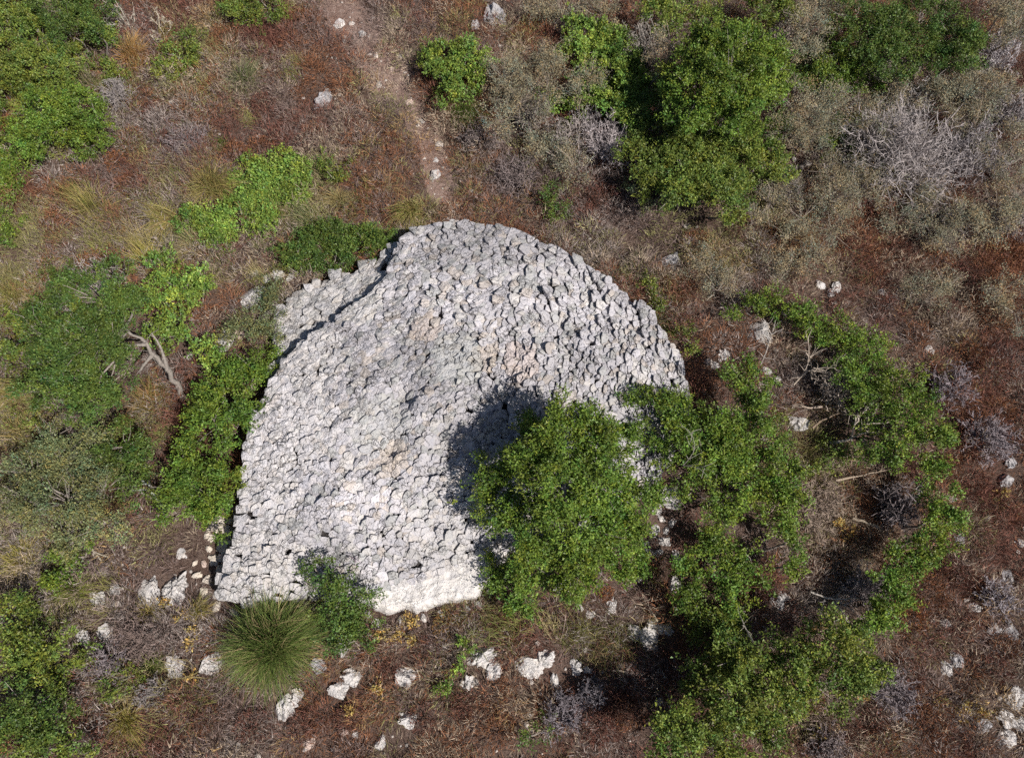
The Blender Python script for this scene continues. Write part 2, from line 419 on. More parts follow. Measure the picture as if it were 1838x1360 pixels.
# dark earth fill under the stones, with the rim wall
tt = np.linspace(-math.pi, math.pi, 121)[:-1]; R = np.interp(tt, _th3, _rr3); Zr = np.interp(tt, _th3, _rz3)
fr = [0.05, .25, .45, .65, .8, .9, .965]; vs = []
for k in fr:
    x = MC[0] + np.cos(tt) * R * k; y = MC[1] + np.sin(tt) * R * k; vs.append(np.column_stack([x, y, mz(x, y) - .13]))
x = MC[0] + np.cos(tt) * R * .955; y = MC[1] + np.sin(tt) * R * .955; vs.append(np.column_stack([x, y, gz(x, y) - .3]))
vs = np.concatenate(vs) - loc; n = 120; f = []
for k in range(len(fr)):
    for i in range(n): j = (i + 1) % n; f.append((k * n + i, k * n + j, (k + 1) * n + j, (k + 1) * n + i))
vs = np.concatenate([vs, [[0, 0, APEX - .13]]]); cap = [((i + 1) % n, i, len(vs) - 1) for i in range(n)]
put('earth_fill', mesh('earth_fill', vs, [np.array(f)[:, ::-1], np.array(cap)[:, ::-1]], None, M_CORE, True), (0, 0, 0), mound)
def pull_in(poly):
    r, _ = mound_polar(poly[:, 0], poly[:, 1]); return MC + (poly - MC) * np.minimum(1, rng.uniform(.985, 1.022) / r)[:, None]
def mound_rad(p):
    px = to_px(np.column_stack([p, np.ones(len(p))])); big = noise2(p[:, 0], p[:, 1], .9, 5)
    r = rng.choice([.045, .066, .095, .14, .21, .30], len(p), p=[.26, .30, .24, .12, .06, .02]) * (0.40 + .40 * big)
    return r * np.where((px[:, 0] > 1000) & (px[:, 1] > 560), .8, 1)
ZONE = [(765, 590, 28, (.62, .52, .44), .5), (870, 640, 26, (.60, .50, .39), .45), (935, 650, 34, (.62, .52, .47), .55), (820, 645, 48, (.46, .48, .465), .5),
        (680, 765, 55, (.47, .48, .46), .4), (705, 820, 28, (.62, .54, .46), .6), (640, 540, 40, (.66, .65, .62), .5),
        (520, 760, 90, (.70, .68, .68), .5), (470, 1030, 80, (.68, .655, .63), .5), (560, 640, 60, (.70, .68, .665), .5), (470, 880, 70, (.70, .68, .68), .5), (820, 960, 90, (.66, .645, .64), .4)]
bx = (_rp[:, 0].min(), _rp[:, 0].max(), _rp[:, 1].min(), _rp[:, 1].max())
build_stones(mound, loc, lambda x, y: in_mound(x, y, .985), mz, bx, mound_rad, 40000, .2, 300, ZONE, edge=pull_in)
# the rim's face below the top course
wl = []
for lev in range(3):
    k = 0
    while k < 1:
        step = rng.uniform(.006, .013); t = -math.pi + 2 * math.pi * (k + step / 2); k += step
        r0 = np.interp(t, _th3, _rr3); z0 = np.interp(t, _th3, _rz3) - .12 - lev * .2; 
        if z0 < -.05: continue
        wdt = step * 2 * math.pi * r0; c = MC + np.array([math.cos(t), math.sin(t)]) * r0 * .955
        tg = np.array([-math.sin(t), math.cos(t)]); nr = np.array([math.cos(t), math.sin(t)])
        a = np.linspace(0, 2 * math.pi, 9)[:-1]
        poly = np.array([c + tg * math.cos(q) * wdt * .55 + nr * math.sin(q) * .12 for q in a])
        v, f4, f3 = stone_geo(poly, z0, *rng.normal(0, .08, 2), .2, .004, .012, n=9)
        wl.append((v, f4, f3, stone_colour((0, 0))))
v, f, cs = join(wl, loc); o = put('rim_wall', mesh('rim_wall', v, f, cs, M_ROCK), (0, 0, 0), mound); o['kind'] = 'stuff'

# the lower ledge on the upper left
lc = np.append(np.mean(LEDGE, 0), 0)
ledge = thing('stone_ledge', 'low ledge of flat pale stones along the upper left rim of the mound', 'stone ledge', lc)
lz = lambda x, y: np.clip(.47 - .7 * (mound_polar(x, y)[0] - 1), .10, .47) + .07 * (noise2(x, y, 1.3, 31) - .5)
la = np.array(LEDGE); ins = lambda x, y: in_poly(x, y, LEDGE) & ~in_mound(x, y, .97)
lf = grid_mesh(np.arange(la[:, 0].min(), la[:, 0].max(), .12), np.arange(la[:, 1].min(), la[:, 1].max(), .12), lambda x, y: np.where(in_poly(x, y, LEDGE), lz(x, y) - .13, gz(x, y) - .1), 'earth_fill', M_CORE, lambda x, y: in_poly(x, y, LEDGE))
put('earth_fill', lf, (0, 0, 0), ledge).location = -lc
build_stones(ledge, lc, ins, lz, (la[:, 0].min(), la[:, 0].max(), la[:, 1].min(), la[:, 1].max()),
             lambda p: rng.choice([.04, .06, .09, .13], len(p), p=[.3, .35, .25, .10]), 6000, .16, 300, [(600, 550, 200, (.60, .585, .56), .5)], holes=.05)

# smooth bare slab at the mound's foot
def edge_dist(x, y, poly):
    best = np.full(np.shape(x), 9.0)
    for i in range(len(poly)):
        a, b = poly[i], poly[(i + 1) % len(poly)]
        t = np.clip(((x - a[0]) * (b[0] - a[0]) + (y - a[1]) * (b[1] - a[1])) / ((b[0] - a[0]) ** 2 + (b[1] - a[1]) ** 2), 0, 1)
        best = np.minimum(best, np.hypot(x - a[0] - t * (b[0] - a[0]), y - a[1] - t * (b[1] - a[1])))
    return best
def slab_z(x, y):
    d = edge_dist(x, y, SLAB) * np.where(in_poly(x, y, SLAB), 1, -1) + .16 * (noise2(x, y, 3.5, 41) - .5) + .07 * (noise2(x, y, 11, 42) - .5)
    k = np.clip(d / .10, -1, 1)
    return gz(x, y) * .5 + np.where(k > 0, .21 * np.sqrt(np.clip(k, 0, 1)), .25 * k) + .09 * (noise2(x, y, 2.0, 43) - .5) + .055 * (noise2(x, y, 7, 44) - .5) + .024 * (noise2(x, y, 24, 45) - .5)
sa = np.array(SLAB); sc_ = np.append(sa.mean(0), 0)
sm = grid_mesh(np.arange(sa[:, 0].min() - .2, sa[:, 0].max() + .2, .022), np.arange(sa[:, 1].min() - .2, sa[:, 1].max() + .2, .022), slab_z, 'bedrock_slab', M_SLAB,
               lambda x, y: edge_dist(x, y, SLAB) * np.where(in_poly(x, y, SLAB), 1, -1) > -.12, False)
a = sm.attributes.new('col', 'FLOAT_COLOR', 'POINT'); a.data.foreach_set('color', np.tile([.74, .715, .69, 1], len(sm.vertices)).astype(np.float32))
sm.transform(__import__('mathutils').Matrix.Translation(-Vector(sc_)))
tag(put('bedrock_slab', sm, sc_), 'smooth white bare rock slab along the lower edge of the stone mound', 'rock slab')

# ------------------------------------------------------------------ loose rocks
def ico(sub):
    me = bpy.data.meshes.new('tmp'); import bmesh
    bm = bmesh.new(); bmesh.ops.create_icosphere(bm, subdivisions=sub, radius=1.0); bm.to_mesh(me); bm.free()
    v = np.zeros(len(me.vertices) * 3); me.vertices.foreach_get('co', v); f = np.zeros(len(me.polygons) * 3, int); me.polygons.foreach_get('vertices', f)
    bpy.data.meshes.remove(me); return v.reshape(-1, 3), f.reshape(-1, 3)
ICO4, ICO3, ICO2, ICO1 = ico(5), ico(4), ico(3), ico(1); ROCKXY = []

LAND = [(480, 340, 'the flat lime patch'), (484, 1163, 'the big round tussock'), (300, 670, 'the leaning grey trunk'), (690, 110, 'the bare footpath'),
        (823, 120, 'the lime bush beside the path'), (1302, 118, 'the tall tree at the top'), (1624, 287, 'the big dead grey shrub'), (1010, 880, 'the tree on the mound'),
        (1300, 820, 'the broad shrub beside the mound'), (1560, 660, 'the arc of green shrubs'), (1310, 1230, 'the bushy tree at the bottom'), (790, 1050, 'the smooth white slab'),
        (120, 830, 'the grey-green tree'), (290, 1064, 'the twin pale boulders'), (1664, 1069, 'the broad rust bush'), (1640, 68, 'the wide dark green bush'),
        (960, 420, "the mound's top rim"), (1230, 670, "the mound's right corner"), (385, 1040, "the mound's lower left corner"), (60, 90, 'the olive corner bush'), (310, 1195, 'the two round boulders'),
        (580, 180, 'the grey rock among rust heath'), (1180, 1130, 'the white rock heap'), (50, 1282, 'the dark corner bush'), (1815, 1290, 'the white rocks at the right edge'),
        (910, 1190, 'the two largest loose boulders'), (1680, 930, 'the lower arc of green leaves'), (170, 545, 'the tree with the grey trunk'), (931, 150, 'the olive-grey shrub by the path')]
USED = {}
def where(px, py, kind, own=None):
    """names a small thing by what it lies beside"""
    c = sorted(LAND, key=lambda t: math.hypot(t[0] - px, t[1] - py))
    for ln in c:
        dx, dy = px - ln[0], py - ln[1]; d = math.hypot(dx, dy)
        if d < 12: continue
        an = (math.degrees(math.atan2(-dy, dx)) + 360) % 360
        rel = ['right of', 'up and right of', 'above', 'up and left of', 'left of', 'down and left of', 'below', 'down and right of'][int((an + 22.5) // 45) % 8]
        near = 'close' if d < 75 else ('just' if d < 140 else ('some way' if d < 260 else 'well'))
        s = f'{kind} {near} {rel} {ln[2]}'
        if s not in USED: USED[s] = 1; return s
    return kind

ROCKS = [  # px, py, radius px, squash, label head (None -> worded from size), smooth-lit whiteness
    (578, 180, 20, 'flat grey rock'), (500, 278, 13, 'pinkish white rock'), (375, 178, 8, 'small pale rock'), (609, 42, 12, 'small pale rock'), (650, 60, 9, 'small pale rock'),
    (887, 25, 24, 'rough grey rock'), (853, 44, 12, 'small grey rock'), (779, 314, 13, 'jagged white rock'), (782, 287, 6, 'small white rock'), (735, 183, 8, 'small pink rock'), (703, 123, 7, 'small pink rock'),
    (1235, 430, 10, 'small white rock'), (1205, 470, 20, 'craggy grey rock'), (453, 531, 23, 'white boulder'), (402, 612, 20, 'white boulder'), (428, 600, 12, 'pinkish rock'), (339, 640, 7, 'small white rock'),
    (267, 1066, 24, 'white boulder'), (311, 1060, 28, 'larger white boulder'), (311, 1197, 21, 'round pitted boulder'), (372, 1194, 22, 'broad pitted boulder'), (176, 1076, 16, 'white rock'), (206, 1059, 12, 'small white rock'),
    (325, 991, 11, 'small white rock'), (389, 940, 18, 'cream rubble block'), (402, 978, 20, 'cream rubble block'), (385, 1005, 11, 'small cream block'), (355, 1032, 9, 'small cream block'), (410, 955, 13, 'cream rubble stone'),
    (366, 1012, 7, 'small pink stone'), (398, 1000, 9, 'cream chip'), (380, 965, 8, 'cream chip'), (412, 935, 9, 'cream chip'), (420, 915, 8, 'cream chip'), (395, 1020, 10, 'cream chip'), (375, 985, 8, 'cream chip'), (372, 1040, 9, 'cream chip'), (350, 1010, 6, 'cream chip'), (404, 950, 8, 'cream chip'),
    (480, 500, 10, 'white chip'), (500, 492, 12, 'white chip'), (455, 490, 9, 'white chip'), (470, 520, 8, 'white chip'), (520, 498, 9, 'white chip'), (440, 550, 7, 'white chip'), (1180, 915, 9, 'white chip'), (1188, 930, 7, 'white chip'), (1172, 960, 8, 'white chip'), (1196, 952, 7, 'white chip'),
    (880, 1062, 8, 'white chip'), (905, 1035, 9, 'white chip'), (790, 1100, 7, 'white chip'), (760, 1108, 8, 'white chip'), (675, 1115, 9, 'white chip'), (660, 1102, 8, 'white chip'), (388, 1088, 10, 'cream chip'), (366, 1062, 9, 'cream chip'), (420, 1098, 9, 'cream chip'), (372, 960, 9, 'cream chip'), (860, 1085, 8, 'white chip'), (720, 1112, 7, 'white chip'), (840, 1092, 6, 'white chip'), (148, 1140, 16, 'pale half-buried rock'), (190, 1135, 18, 'pale half-buried rock'),
    (511, 1269, 24, 'pale craggy rock'), (571, 1194, 16, 'grey rock'), (605, 1238, 19, 'craggy white rock'), (614, 1160, 17, 'white rock'), (555, 1336, 12, 'tan rock'), (630, 1213, 18, 'white craggy rock'), (535, 1248, 11, 'small white rock'),
    (728, 1215, 21, 'pale rock'), (864, 1178, 24, 'long white boulder'), (888, 1202, 17, 'white rock'), (950, 1196, 24, 'large white boulder'), (978, 1184, 20, 'white boulder'), (840, 1225, 15, 'white rock'), (995, 1221, 13, 'white rock'), (1003, 1246, 10, 'small white rock'),
    (1034, 1199, 14, 'white rock'), (1055, 1203, 9, 'small white rock'), (1016, 1052, 20, 'white boulder'), (1098, 1083, 14, 'white rock'), (1041, 1089, 8, 'small white rock'), (1061, 1101, 9, 'small white rock'), (999, 1142, 6, 'small pink rock'),
    (1165, 1142, 24, 'large white rock'), (1140, 1132, 15, 'white rock'), (1190, 1128, 16, 'white rock'), (1172, 1118, 12, 'small white rock'),
    (1193, 971, 12, 'white stone'), (1206, 938, 10, 'small white stone'), (1198, 893, 24, 'big white boulder'), (1165, 991, 9, 'small white stone'), (1160, 975, 7, 'small white stone'), (1178, 948, 9, 'small white stone'), (1215, 1001, 13, 'white stone'), (1212, 1047, 16, 'white rock'), (1146, 1037, 9, 'small white rock'), (1183, 990, 8, 'small white stone'),
    (732, 1292, 17, 'pitted white rock'), (681, 1333, 13, 'white rock'), (617, 1314, 7, 'round pinkish stone'), (638, 1318, 8, 'small white stone'),
    (1397, 1079, 15, 'white rock'), (1408, 1070, 10, 'small white rock'), (1700, 1200, 14, 'white rock'), (1720, 1184, 16, 'lilac grey rock'), (1823, 1256, 24, 'large craggy white rock'), (1811, 1289, 20, 'white rock'), (1808, 1321, 18, 'white rock'), (1832, 1300, 14, 'white rock'),
    (1816, 1133, 15, 'grey rock'), (1786, 1130, 13, 'grey rock'), (1698, 1118, 10, 'small white rock'), (1810, 1035, 15, 'grey rock'), (1722, 968, 12, 'lilac grey rock'), (1833, 974, 10, 'small white rock'), (1766, 1300, 16, 'grey rock'), (1750, 1090, 12, 'small pale rock'),
    (1472, 511, 11, 'white rock'), (1502, 514, 14, 'white rock'), (1492, 526, 9, 'small white rock'), (1583, 523, 8, 'small white rock'), (1366, 595, 24, 'pale craggy rock'), (1300, 638, 14, 'craggy white rock'), (1285, 655, 10, 'small white rock'),
    (1377, 666, 11, 'white rock'), (1394, 680, 9, 'small white rock'), (1434, 760, 19, 'pitted white rock'), (1668, 626, 11, 'pale rock'), (1651, 693, 12, 'lilac grey rock'), (1808, 862, 17, 'grey rock'), (1815, 830, 12, 'grey rock'), (1294, 737, 9, 'small white rock'), (1130, 822, 11, 'white stone'), (1141, 795, 9, 'white stone'), (1710, 895, 8, 'small white rock')]
for (px, py, r, head) in ROCKS:
    s = mpp(px, py) * r * .86; hz = s * rng.uniform(.5, .75)
    onm = in_mound(*P(px, py, .5)[:2], .95)
    p = P(px, py, hz * .6)
    g = float(gz(p[0], p[1])) if not onm else float(mz(p[0], p[1]))
    p = P(px, py, g + hz * .45); base = np.array([p[0], p[1], g])
    ROCKXY.append((p[0], p[1], s)); v, f = ICO4 if r > 22 else (ICO3 if r > 10 else ICO2)
    o3 = rng.uniform(0, 90, 3)
    d = 1 + .75 * (vnoise(v * 1.3 + o3, 3) - .5) + .65 * (vnoise(v * 2.7 + o3, 4) - .5) + .38 * (vnoise(v * 6 + o3, 5) - .5) + .18 * (vnoise(v * 13 + o3, 6) - .5)
    q = v * d[:, None]
    for _ in range(5):                                     # broken faces
        nn = rdir(1)[0]; c = rng.uniform(.62, .9); t = q @ nn - c; q = q - np.clip(t, 0, None)[:, None] * nn * .85
    an = rng.uniform(0, 6.28); ca, sa_ = math.cos(an), math.sin(an); el = rng.uniform(.8, 1.2)
    q = np.column_stack([q[:, 0] * el, q[:, 1] / el, q[:, 2]]); q = np.column_stack([q[:, 0] * ca - q[:, 1] * sa_, q[:, 0] * sa_ + q[:, 1] * ca, q[:, 2]])
    q = q * np.array([s, s, hz]) + np.array([0, 0, hz * .08])
    cc = np.array([.66, .635, .615]) * rng.uniform(.85, 1.06)
    if 'grey' in head: cc = np.array([.44, .43, .44])
    if 'pink' in head or 'tan' in head: cc = np.array([.58, .46, .40])
    if 'cream' in head: cc = np.array([.68, .61, .52])
    nm = 'boulder' if r > 17 else 'rock'
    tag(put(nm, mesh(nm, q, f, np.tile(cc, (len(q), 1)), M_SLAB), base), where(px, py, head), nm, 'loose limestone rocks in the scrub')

# ------------------------------------------------------------------ plants
def tubes(lines, radii, sides=3):
    N, K, _ = lines.shape
    ax = unit(lines[:, -1] - lines[:, 0]); ref = np.where(np.abs(ax[:, 2:3]) > .9, [[1., 0, 0]], [[0, 0, 1.]])
    u = unit(np.cross(ax, ref)); vv = np.cross(ax, u); vs = []
    for s in range(sides):
        a = 2 * math.pi * s / sides; vs.append(lines + (u * math.cos(a) + vv * math.sin(a))[:, None] * radii[..., None])
    v = np.stack(vs, 2).reshape(-1, 3)                      # N,K,sides
    b = (np.arange(N) * K * sides)[:, None, None] + (np.arange(K - 1) * sides)[None, :, None]; s0 = np.arange(sides)[None, None]; s1 = (s0 + 1) % sides
    f = np.stack([b + s0, b + s1, b + sides + s1, b + sides + s0], -1).reshape(-1, 4)
    return v, f

def ribbons(lines, widths):
    N, K, _ = lines.shape
    ax = unit(lines[:, -1] - lines[:, 0]); side = unit(np.cross(ax, unit(rng.normal(size=(N, 3)) * .5 + [[0, 0, 1.]])))
    v = np.stack([lines - side[:, None] * widths[..., None] / 2, lines + side[:, None] * widths[..., None] / 2], 2).reshape(-1, 3)
    b = (np.arange(N) * K * 2)[:, None] + (np.arange(K - 1) * 2)[None]
    f = np.stack([b, b + 1, b + 3, b + 2], -1).reshape(-1, 4)
    return v, f

def bend(a, b, k, amp):
    """curved lines from points a to b"""
    t = np.linspace(0, 1, k)[None, :, None]; off = rng.normal(0, 1, (len(a), 1, 3)) * np.linalg.norm(b - a, axis=1)[:, None, None] * amp
    wob = rng.normal(0, 1, (len(a), k, 3)) * np.linalg.norm(b - a, axis=1)[:, None, None] * amp * .25; wob[:, 0] = 0
    return a[:, None] * (1 - t) + b[:, None] * t + off * np.sin(t * math.pi) + wob

def leaves(cen, axis, out, n_per, spread, L, Wd, col, var):
    """leaf clusters on sprig ends: folded diamond leaves"""
    N = len(cen); n = N * n_per
    c = np.repeat(cen, n_per, 0); ax = np.repeat(axis, n_per, 0); ou = np.repeat(out, n_per, 0)
    d = unit(ax * .7 + rng.normal(size=(n, 3)) * .75)
    p = c + ax * (rng.uniform(-.8, .9, (n, 1)) * spread) + rng.normal(size=(n, 3)) * spread * .42
    nr = unit(ou * .6 + np.array([0, 0, .55]) + rng.normal(size=(n, 3)) * .55); nr = unit(nr - (nr * d).sum(1, keepdims=True) * d); s = np.cross(d, nr)
    l = L * rng.uniform(.65, 1.25, (n, 1)); wd = Wd * rng.uniform(.7, 1.2, (n, 1))
    v = np.stack([p - s * wd * .35, p + d * l * .45 + s * wd * .75, p + d * l - s * wd * .1], 1).reshape(-1, 3)
    f = np.arange(n * 3).reshape(-1, 3)
    tone = np.repeat(rng.normal(1, var * .7, (N, 1)), n_per, 0) * rng.normal(1, var, (n, 1))
    hue = np.repeat(rng.normal(0, .10, (N, 1)), n_per, 0) + rng.normal(0, .07, (n, 1))
    cl = np.clip(col[None] * tone * np.concatenate([1 + hue * 1.3, 1 + hue * .3, 1 - hue * .5], 1), .004, 1)
    return v, f, np.repeat(cl, 3, 0)

SPEC = {  # leaf colour, leaf length, width, leaves per sprig, sprigs per square metre of crown, sprig size
    'green':  ((.142, .212, .032), .046, .024, 17, 200, .068),
    'olive':  ((.166, .214, .040), .048, .024, 17, 190, .070),
    'lime':   ((.205, .295, .055), .050, .030, 16, 190, .066),
    'deep':   ((.102, .157, .032), .042, .022, 17, 205, .064),
    'sage':   ((.170, .192, .082), .040, .018, 16, 170, .07),
    'sparse': ((.200, .218, .092), .040, .018, 15, 190, .075),
    'drab':   ((.290, .258, .170), .034, .012, 15, 210, .085),
}
BARK = lin(150, 140, 132)
CROWNS = []                                                 # (x, y, r) for the ground scatter

def shrub(name, label, cat, blobs, h, spec, group, dens=1.0, bare=0.0, trunk=None, twigc=None, flat=.75, fork_at=None):
    colr, L, Wd, npl, spm, ssz = SPEC[spec]; colr = np.array(colr)
    cs = []; rs = []; rzs = []
    for b in blobs:
        px, py, r = b[:3]; hh = b[3] if len(b) > 3 else h * rng.uniform(.82, 1.05)
        g = P(px, py, hh * .6); onm = in_mound(g[0], g[1], .97); gg = float(mz(g[0], g[1])) if onm and hh > 1.2 else float(gz(g[0], g[1]))
        rm = r * mpp(px, py, hh * .6); rz = min(rm * flat, hh * .5); zc = gg * (0 if onm else 1) + max(hh - rz, rz * .5)
        p = P(px, py, zc); cs.append(p); rs.append(rm); rzs.append(rz); CROWNS.append((p[0], p[1], rm * .8, zc - rz))
    cs = np.array(cs); rs = np.array(rs); rzs = np.array(rzs)
    bxy = cs[:, :2].mean(0) if trunk is None else P(trunk[0], trunk[1], .05)[:2]
    if trunk is None:                                        # root under the blob nearest the middle
        k = np.argmin(np.hypot(*(cs[:, :2] - bxy).T)); bxy = cs[k, :2]
    base = np.array([bxy[0], bxy[1], float(gz(*bxy)) - .05])
    if in_mound(*bxy, .95): base[2] = float(mz(*bxy)) - .2
    root = thing(name, label, cat, base, group)
    V, F, CC, off = [], [], [], 0; tips = []
    for p, r, rz in zip(cs, rs, rzs):
        cr = min(rng.uniform(.11, .15), r * .5); nc = max(5, int(2.1 * r * (r + rz) / 2 / cr ** 2 * .92))
        d = rdir(nc); d[:, 2] = np.where((d[:, 2] < -.05) & (rng.random(nc) < .8), -d[:, 2], d[:, 2])
        lump = .58 + .72 * vnoise(d * 1.9 + rng.uniform(0, 50, 3), 7)
        k = lump * np.where(rng.random(nc) < .2, rng.uniform(.4, .8, nc), rng.uniform(.85, 1.08, nc))
        qc = p + d * np.array([r, r, rz]) * k[:, None]; ns = max(4, int(spm * dens * 3.14 * cr * cr * 1.25))
        crr = cr * rng.uniform(.6, 1.35, nc); n = nc * ns; ci = np.repeat(np.arange(nc), ns)
        dl = rng.normal(size=(n, 3)) * [1, 1, .7] * .55; q = qc[ci] + dl * crr[ci][:, None]; dd = unit(d[ci] + dl * .9)
        keep = (vnoise(q * 5.5, 77) > .22 + .2 * bare) & (rng.random(n) < np.clip((crr[ci] / cr) ** 2, .3, 1)); q = q[keep]; dd = dd[keep]; ci = ci[keep]
        tips.append(q)
        axs = unit(dd + np.array([0, 0, .45]) + rng.normal(size=dd.shape) * .35)
        v, f, c = leaves(q, axs, dd, npl, ssz, L, Wd, colr * rng.uniform(.86, 1.14), .22)
        ct = np.clip(rng.normal(1, .13, (nc, 1)), .7, 1.35) * (1 + rng.normal(0, .07, (nc, 1)) * np.array([[1.3, .2, -.6]]))
        c = c * np.repeat(ct[ci], npl * 3, 0)
        V.append(v); F.append(f + off); CC.append(c); off += len(v)
    V = np.concatenate(V) - base; F = np.concatenate(F); CC = np.concatenate(CC)
    CROWN_TRIS[0] += len(F)
    put('crown', mesh('crown', V, F, CC, M_LEAF if spec != 'drab' else M_DRYLEAF), (0, 0, 0), root)
    # trunk and limbs to every blob; shrubs send up stems of their own under each blob; twigs out to some sprigs
    bc = BARK if twigc is None else np.array(twigc); low = cs - np.column_stack([0 * rs, 0 * rs, rzs * .3]); nb = len(cs); th = .014 + .014 * min(h, 2.5)
    if 'tree' in name:
        hub = base * .45 + cs.mean(0) * .55; hub[2] = base[2] + (cs[:, 2].mean() - base[2]) * .5
        t1 = bend(base[None], hub[None], 7, .05); t1[0, -1] = hub
        v0, f0 = tubes(t1, np.linspace(th * 1.7, th * 1.2, 7)[None], 8)
        if fork_at is not None: t1[0, -2] = P(*fork_at); v0 = np.zeros((0, 3)); f0 = np.zeros((0, 4), int)
        ln = bend(np.tile(t1[0, -2], (nb, 1)), low, 7, .07); th *= .6
    else:
        v0 = np.zeros((0, 3)); f0 = np.zeros((0, 4), int)
        to = base[:2] - cs[:, :2]; dl = np.hypot(to[:, 0], to[:, 1]); st = cs[:, :2] + to * np.minimum(1, .35 / np.maximum(dl, .01))[:, None]
        gg = np.where(in_mound(st[:, 0], st[:, 1], .97), mz(st[:, 0], st[:, 1]) - .1, gz(st[:, 0], st[:, 1]) - .03)
        ln = bend(np.column_stack([st, gg]), low, 7, .07)
    v1, f1 = tubes(ln, np.linspace(th, th * .35, 7)[None] * rng.uniform(.7, 1.2, (nb, 1)), 6)
    v1 = np.concatenate([v0, v1]); f1 = np.concatenate([f0, f1 + len(v0)])
    stems = put('trunk' if 'tree' in name else 'stems', mesh('stems', v1 - base, f1, np.tile(bc, (len(v1), 1)) * .9, M_TWIG, True), (0, 0, 0), root)
    if 'tree' not in name: stems['kind'] = 'stuff'
    tl = []
    for p, q in zip(cs, tips):
        m = max(3, int(len(q) * (.05 + .3 * bare))); m = min(m, len(q))
        if m == 0: continue
        e = q[rng.choice(len(q), m, replace=False)]; st = p + (e - p) * rng.uniform(0, .45, (m, 1)) - [0, 0, .04]
        tl.append(bend(st, e + (e - p) * .08 * (1 + 2 * bare), 3, .09))
    tl = np.concatenate(tl); v2, f2 = ribbons(tl, np.linspace(.014, .005, 3)[None] * rng.uniform(.6, 1.3, (len(tl), 1)))
    tw = put('twigs', mesh('twigs', v2 - base, f2, np.tile(bc * 1.05, (len(v2), 1)) * np.repeat(rng.uniform(.7, 1.2, (len(tl), 1)), 6, 0), M_TWIG), (0, 0, 0), stems); tw['kind'] = 'stuff'
    return root
CROWN_TRIS = [0]

G_SH = 'green shrubs and small trees of the maquis'
shrub('small_tree', 'dense bright green tree growing out of the stone mound and shading it', 'tree',
      [(928, 815, 62, 2.0), (1000, 785, 60, 2.5), (1068, 790, 55, 2.4), (915, 885, 52, 1.85), (990, 865, 65, 2.6), (1070, 860, 60, 2.4), (1118, 800, 34, 2.0), (955, 945, 52, 1.9),
       (1030, 940, 60, 2.1), (1105, 930, 52, 1.9), (960, 1015, 48, 1.2), (1045, 1005, 52, 1.3), (1120, 1005, 40, 1.1), (925, 1060, 42, .7), (880, 1010, 24, .6), (1010, 1030, 40, .9), (1150, 880, 34, 1.5)], 2.3, 'green', G_SH, 1.75, trunk=(1040, 960))
shrub('broad_shrub', 'broad sprawling green shrub right beside the mound, with one bare curved branch', 'shrub',
      [(1180, 730, 44), (1228, 742, 38), (1290, 765, 46), (1340, 685, 38, 1.1), (1343, 735, 38), (1362, 790, 46), (1205, 800, 44), (1262, 830, 50), (1392, 850, 42), (1325, 870, 52), (1245, 880, 36), (1398, 900, 36), (1400, 950, 30, .9), (1290, 925, 34, .9), (1300, 810, 44), (1370, 740, 30), (1420, 890, 24)], 1.2, 'green', G_SH, 1.15, bare=.15)
shrub('straggly_shrub', 'straggly low green shrub between the broad shrub and the bushy bottom tree', 'shrub',
      [(1285, 985, 36), (1245, 1015, 30), (1335, 985, 26), (1360, 1015, 30), (1425, 1012, 24), (1300, 1040, 36), (1245, 1075, 34), (1310, 1090, 36), (1420, 960, 22)], .8, 'green', G_SH, 1.15, bare=.15)
shrub('bushy_tree', 'large bushy green tree at the bottom edge with a crown arm reaching right', 'tree',
      [(1282, 1135, 44, .7), (1330, 1180, 58), (1255, 1230, 46, .8), (1310, 1262, 60), (1215, 1305, 52), (1290, 1335, 58), (1378, 1240, 46), (1385, 1325, 38), (1435, 1175, 42), (1490, 1160, 42), (1540, 1182, 42), (1445, 1222, 40), (1508, 1222, 38), (1568, 1198, 24), (1185, 1345, 34)], 1.45, 'olive', G_SH, 1.4, bare=.06)
shrub('arc_shrub', 'thin upper left end of the green arc above the dead branches', 'shrub', [(1350, 545, 27), (1395, 552, 31), (1435, 576, 31), (1468, 605, 28), (1310, 570, 13)], .7, 'green', G_SH)
shrub('arc_shrub', 'leafy green shrub at the crest of the arc right of the mound', 'shrub', [(1505, 600, 35), (1545, 625, 35), (1510, 645, 28), (1575, 660, 38), (1530, 682, 30)], .85, 'green', G_SH)
shrub('arc_shrub', 'fullest green shrub on the right bend of the arc', 'shrub', [(1610, 690, 38), (1560, 718, 35), (1625, 727, 38), (1590, 760, 40), (1665, 748, 37), (1660, 785, 34), (1612, 802, 34), (1565, 800, 24)], .95, 'green', G_SH)
shrub('arc_shrub', 'narrow upright band of green foliage closing the lower arc', 'shrub',
      [(1672, 855, 28), (1682, 900, 31), (1682, 945, 34), (1662, 988, 33), (1622, 1012, 28), (1592, 1042, 30), (1600, 1082, 33), (1572, 1110, 30), (1540, 1138, 26)], 1.0, 'green', G_SH, 1.4)
shrub('low_shrub', 'small olive sprig among the dead branches inside the arc', 'shrub', [(1490, 805, 24), (1530, 812, 22), (1470, 840, 16)], .5, 'olive', G_SH, .7, bare=.4)
shrub('dense_shrub', 'dense fresh green shrub hugging the dark left side of the mound', 'shrub',
      [(455, 668, 46), (395, 690, 50), (437, 735, 38), (372, 738, 26), (375, 775, 48), (405, 830, 36), (345, 870, 44), (385, 895, 38), (375, 940, 34), (318, 910, 34), (330, 825, 26)], .95, 'green', G_SH, 1.3)
shrub('sage_shrub', 'sage green shrub at the left tip of the stone ledge', 'shrub', [(480, 545, 30), (455, 580, 36), (490, 585, 26), (420, 600, 26), (480, 515, 18)], .6, 'sage', G_SH, 1.1)
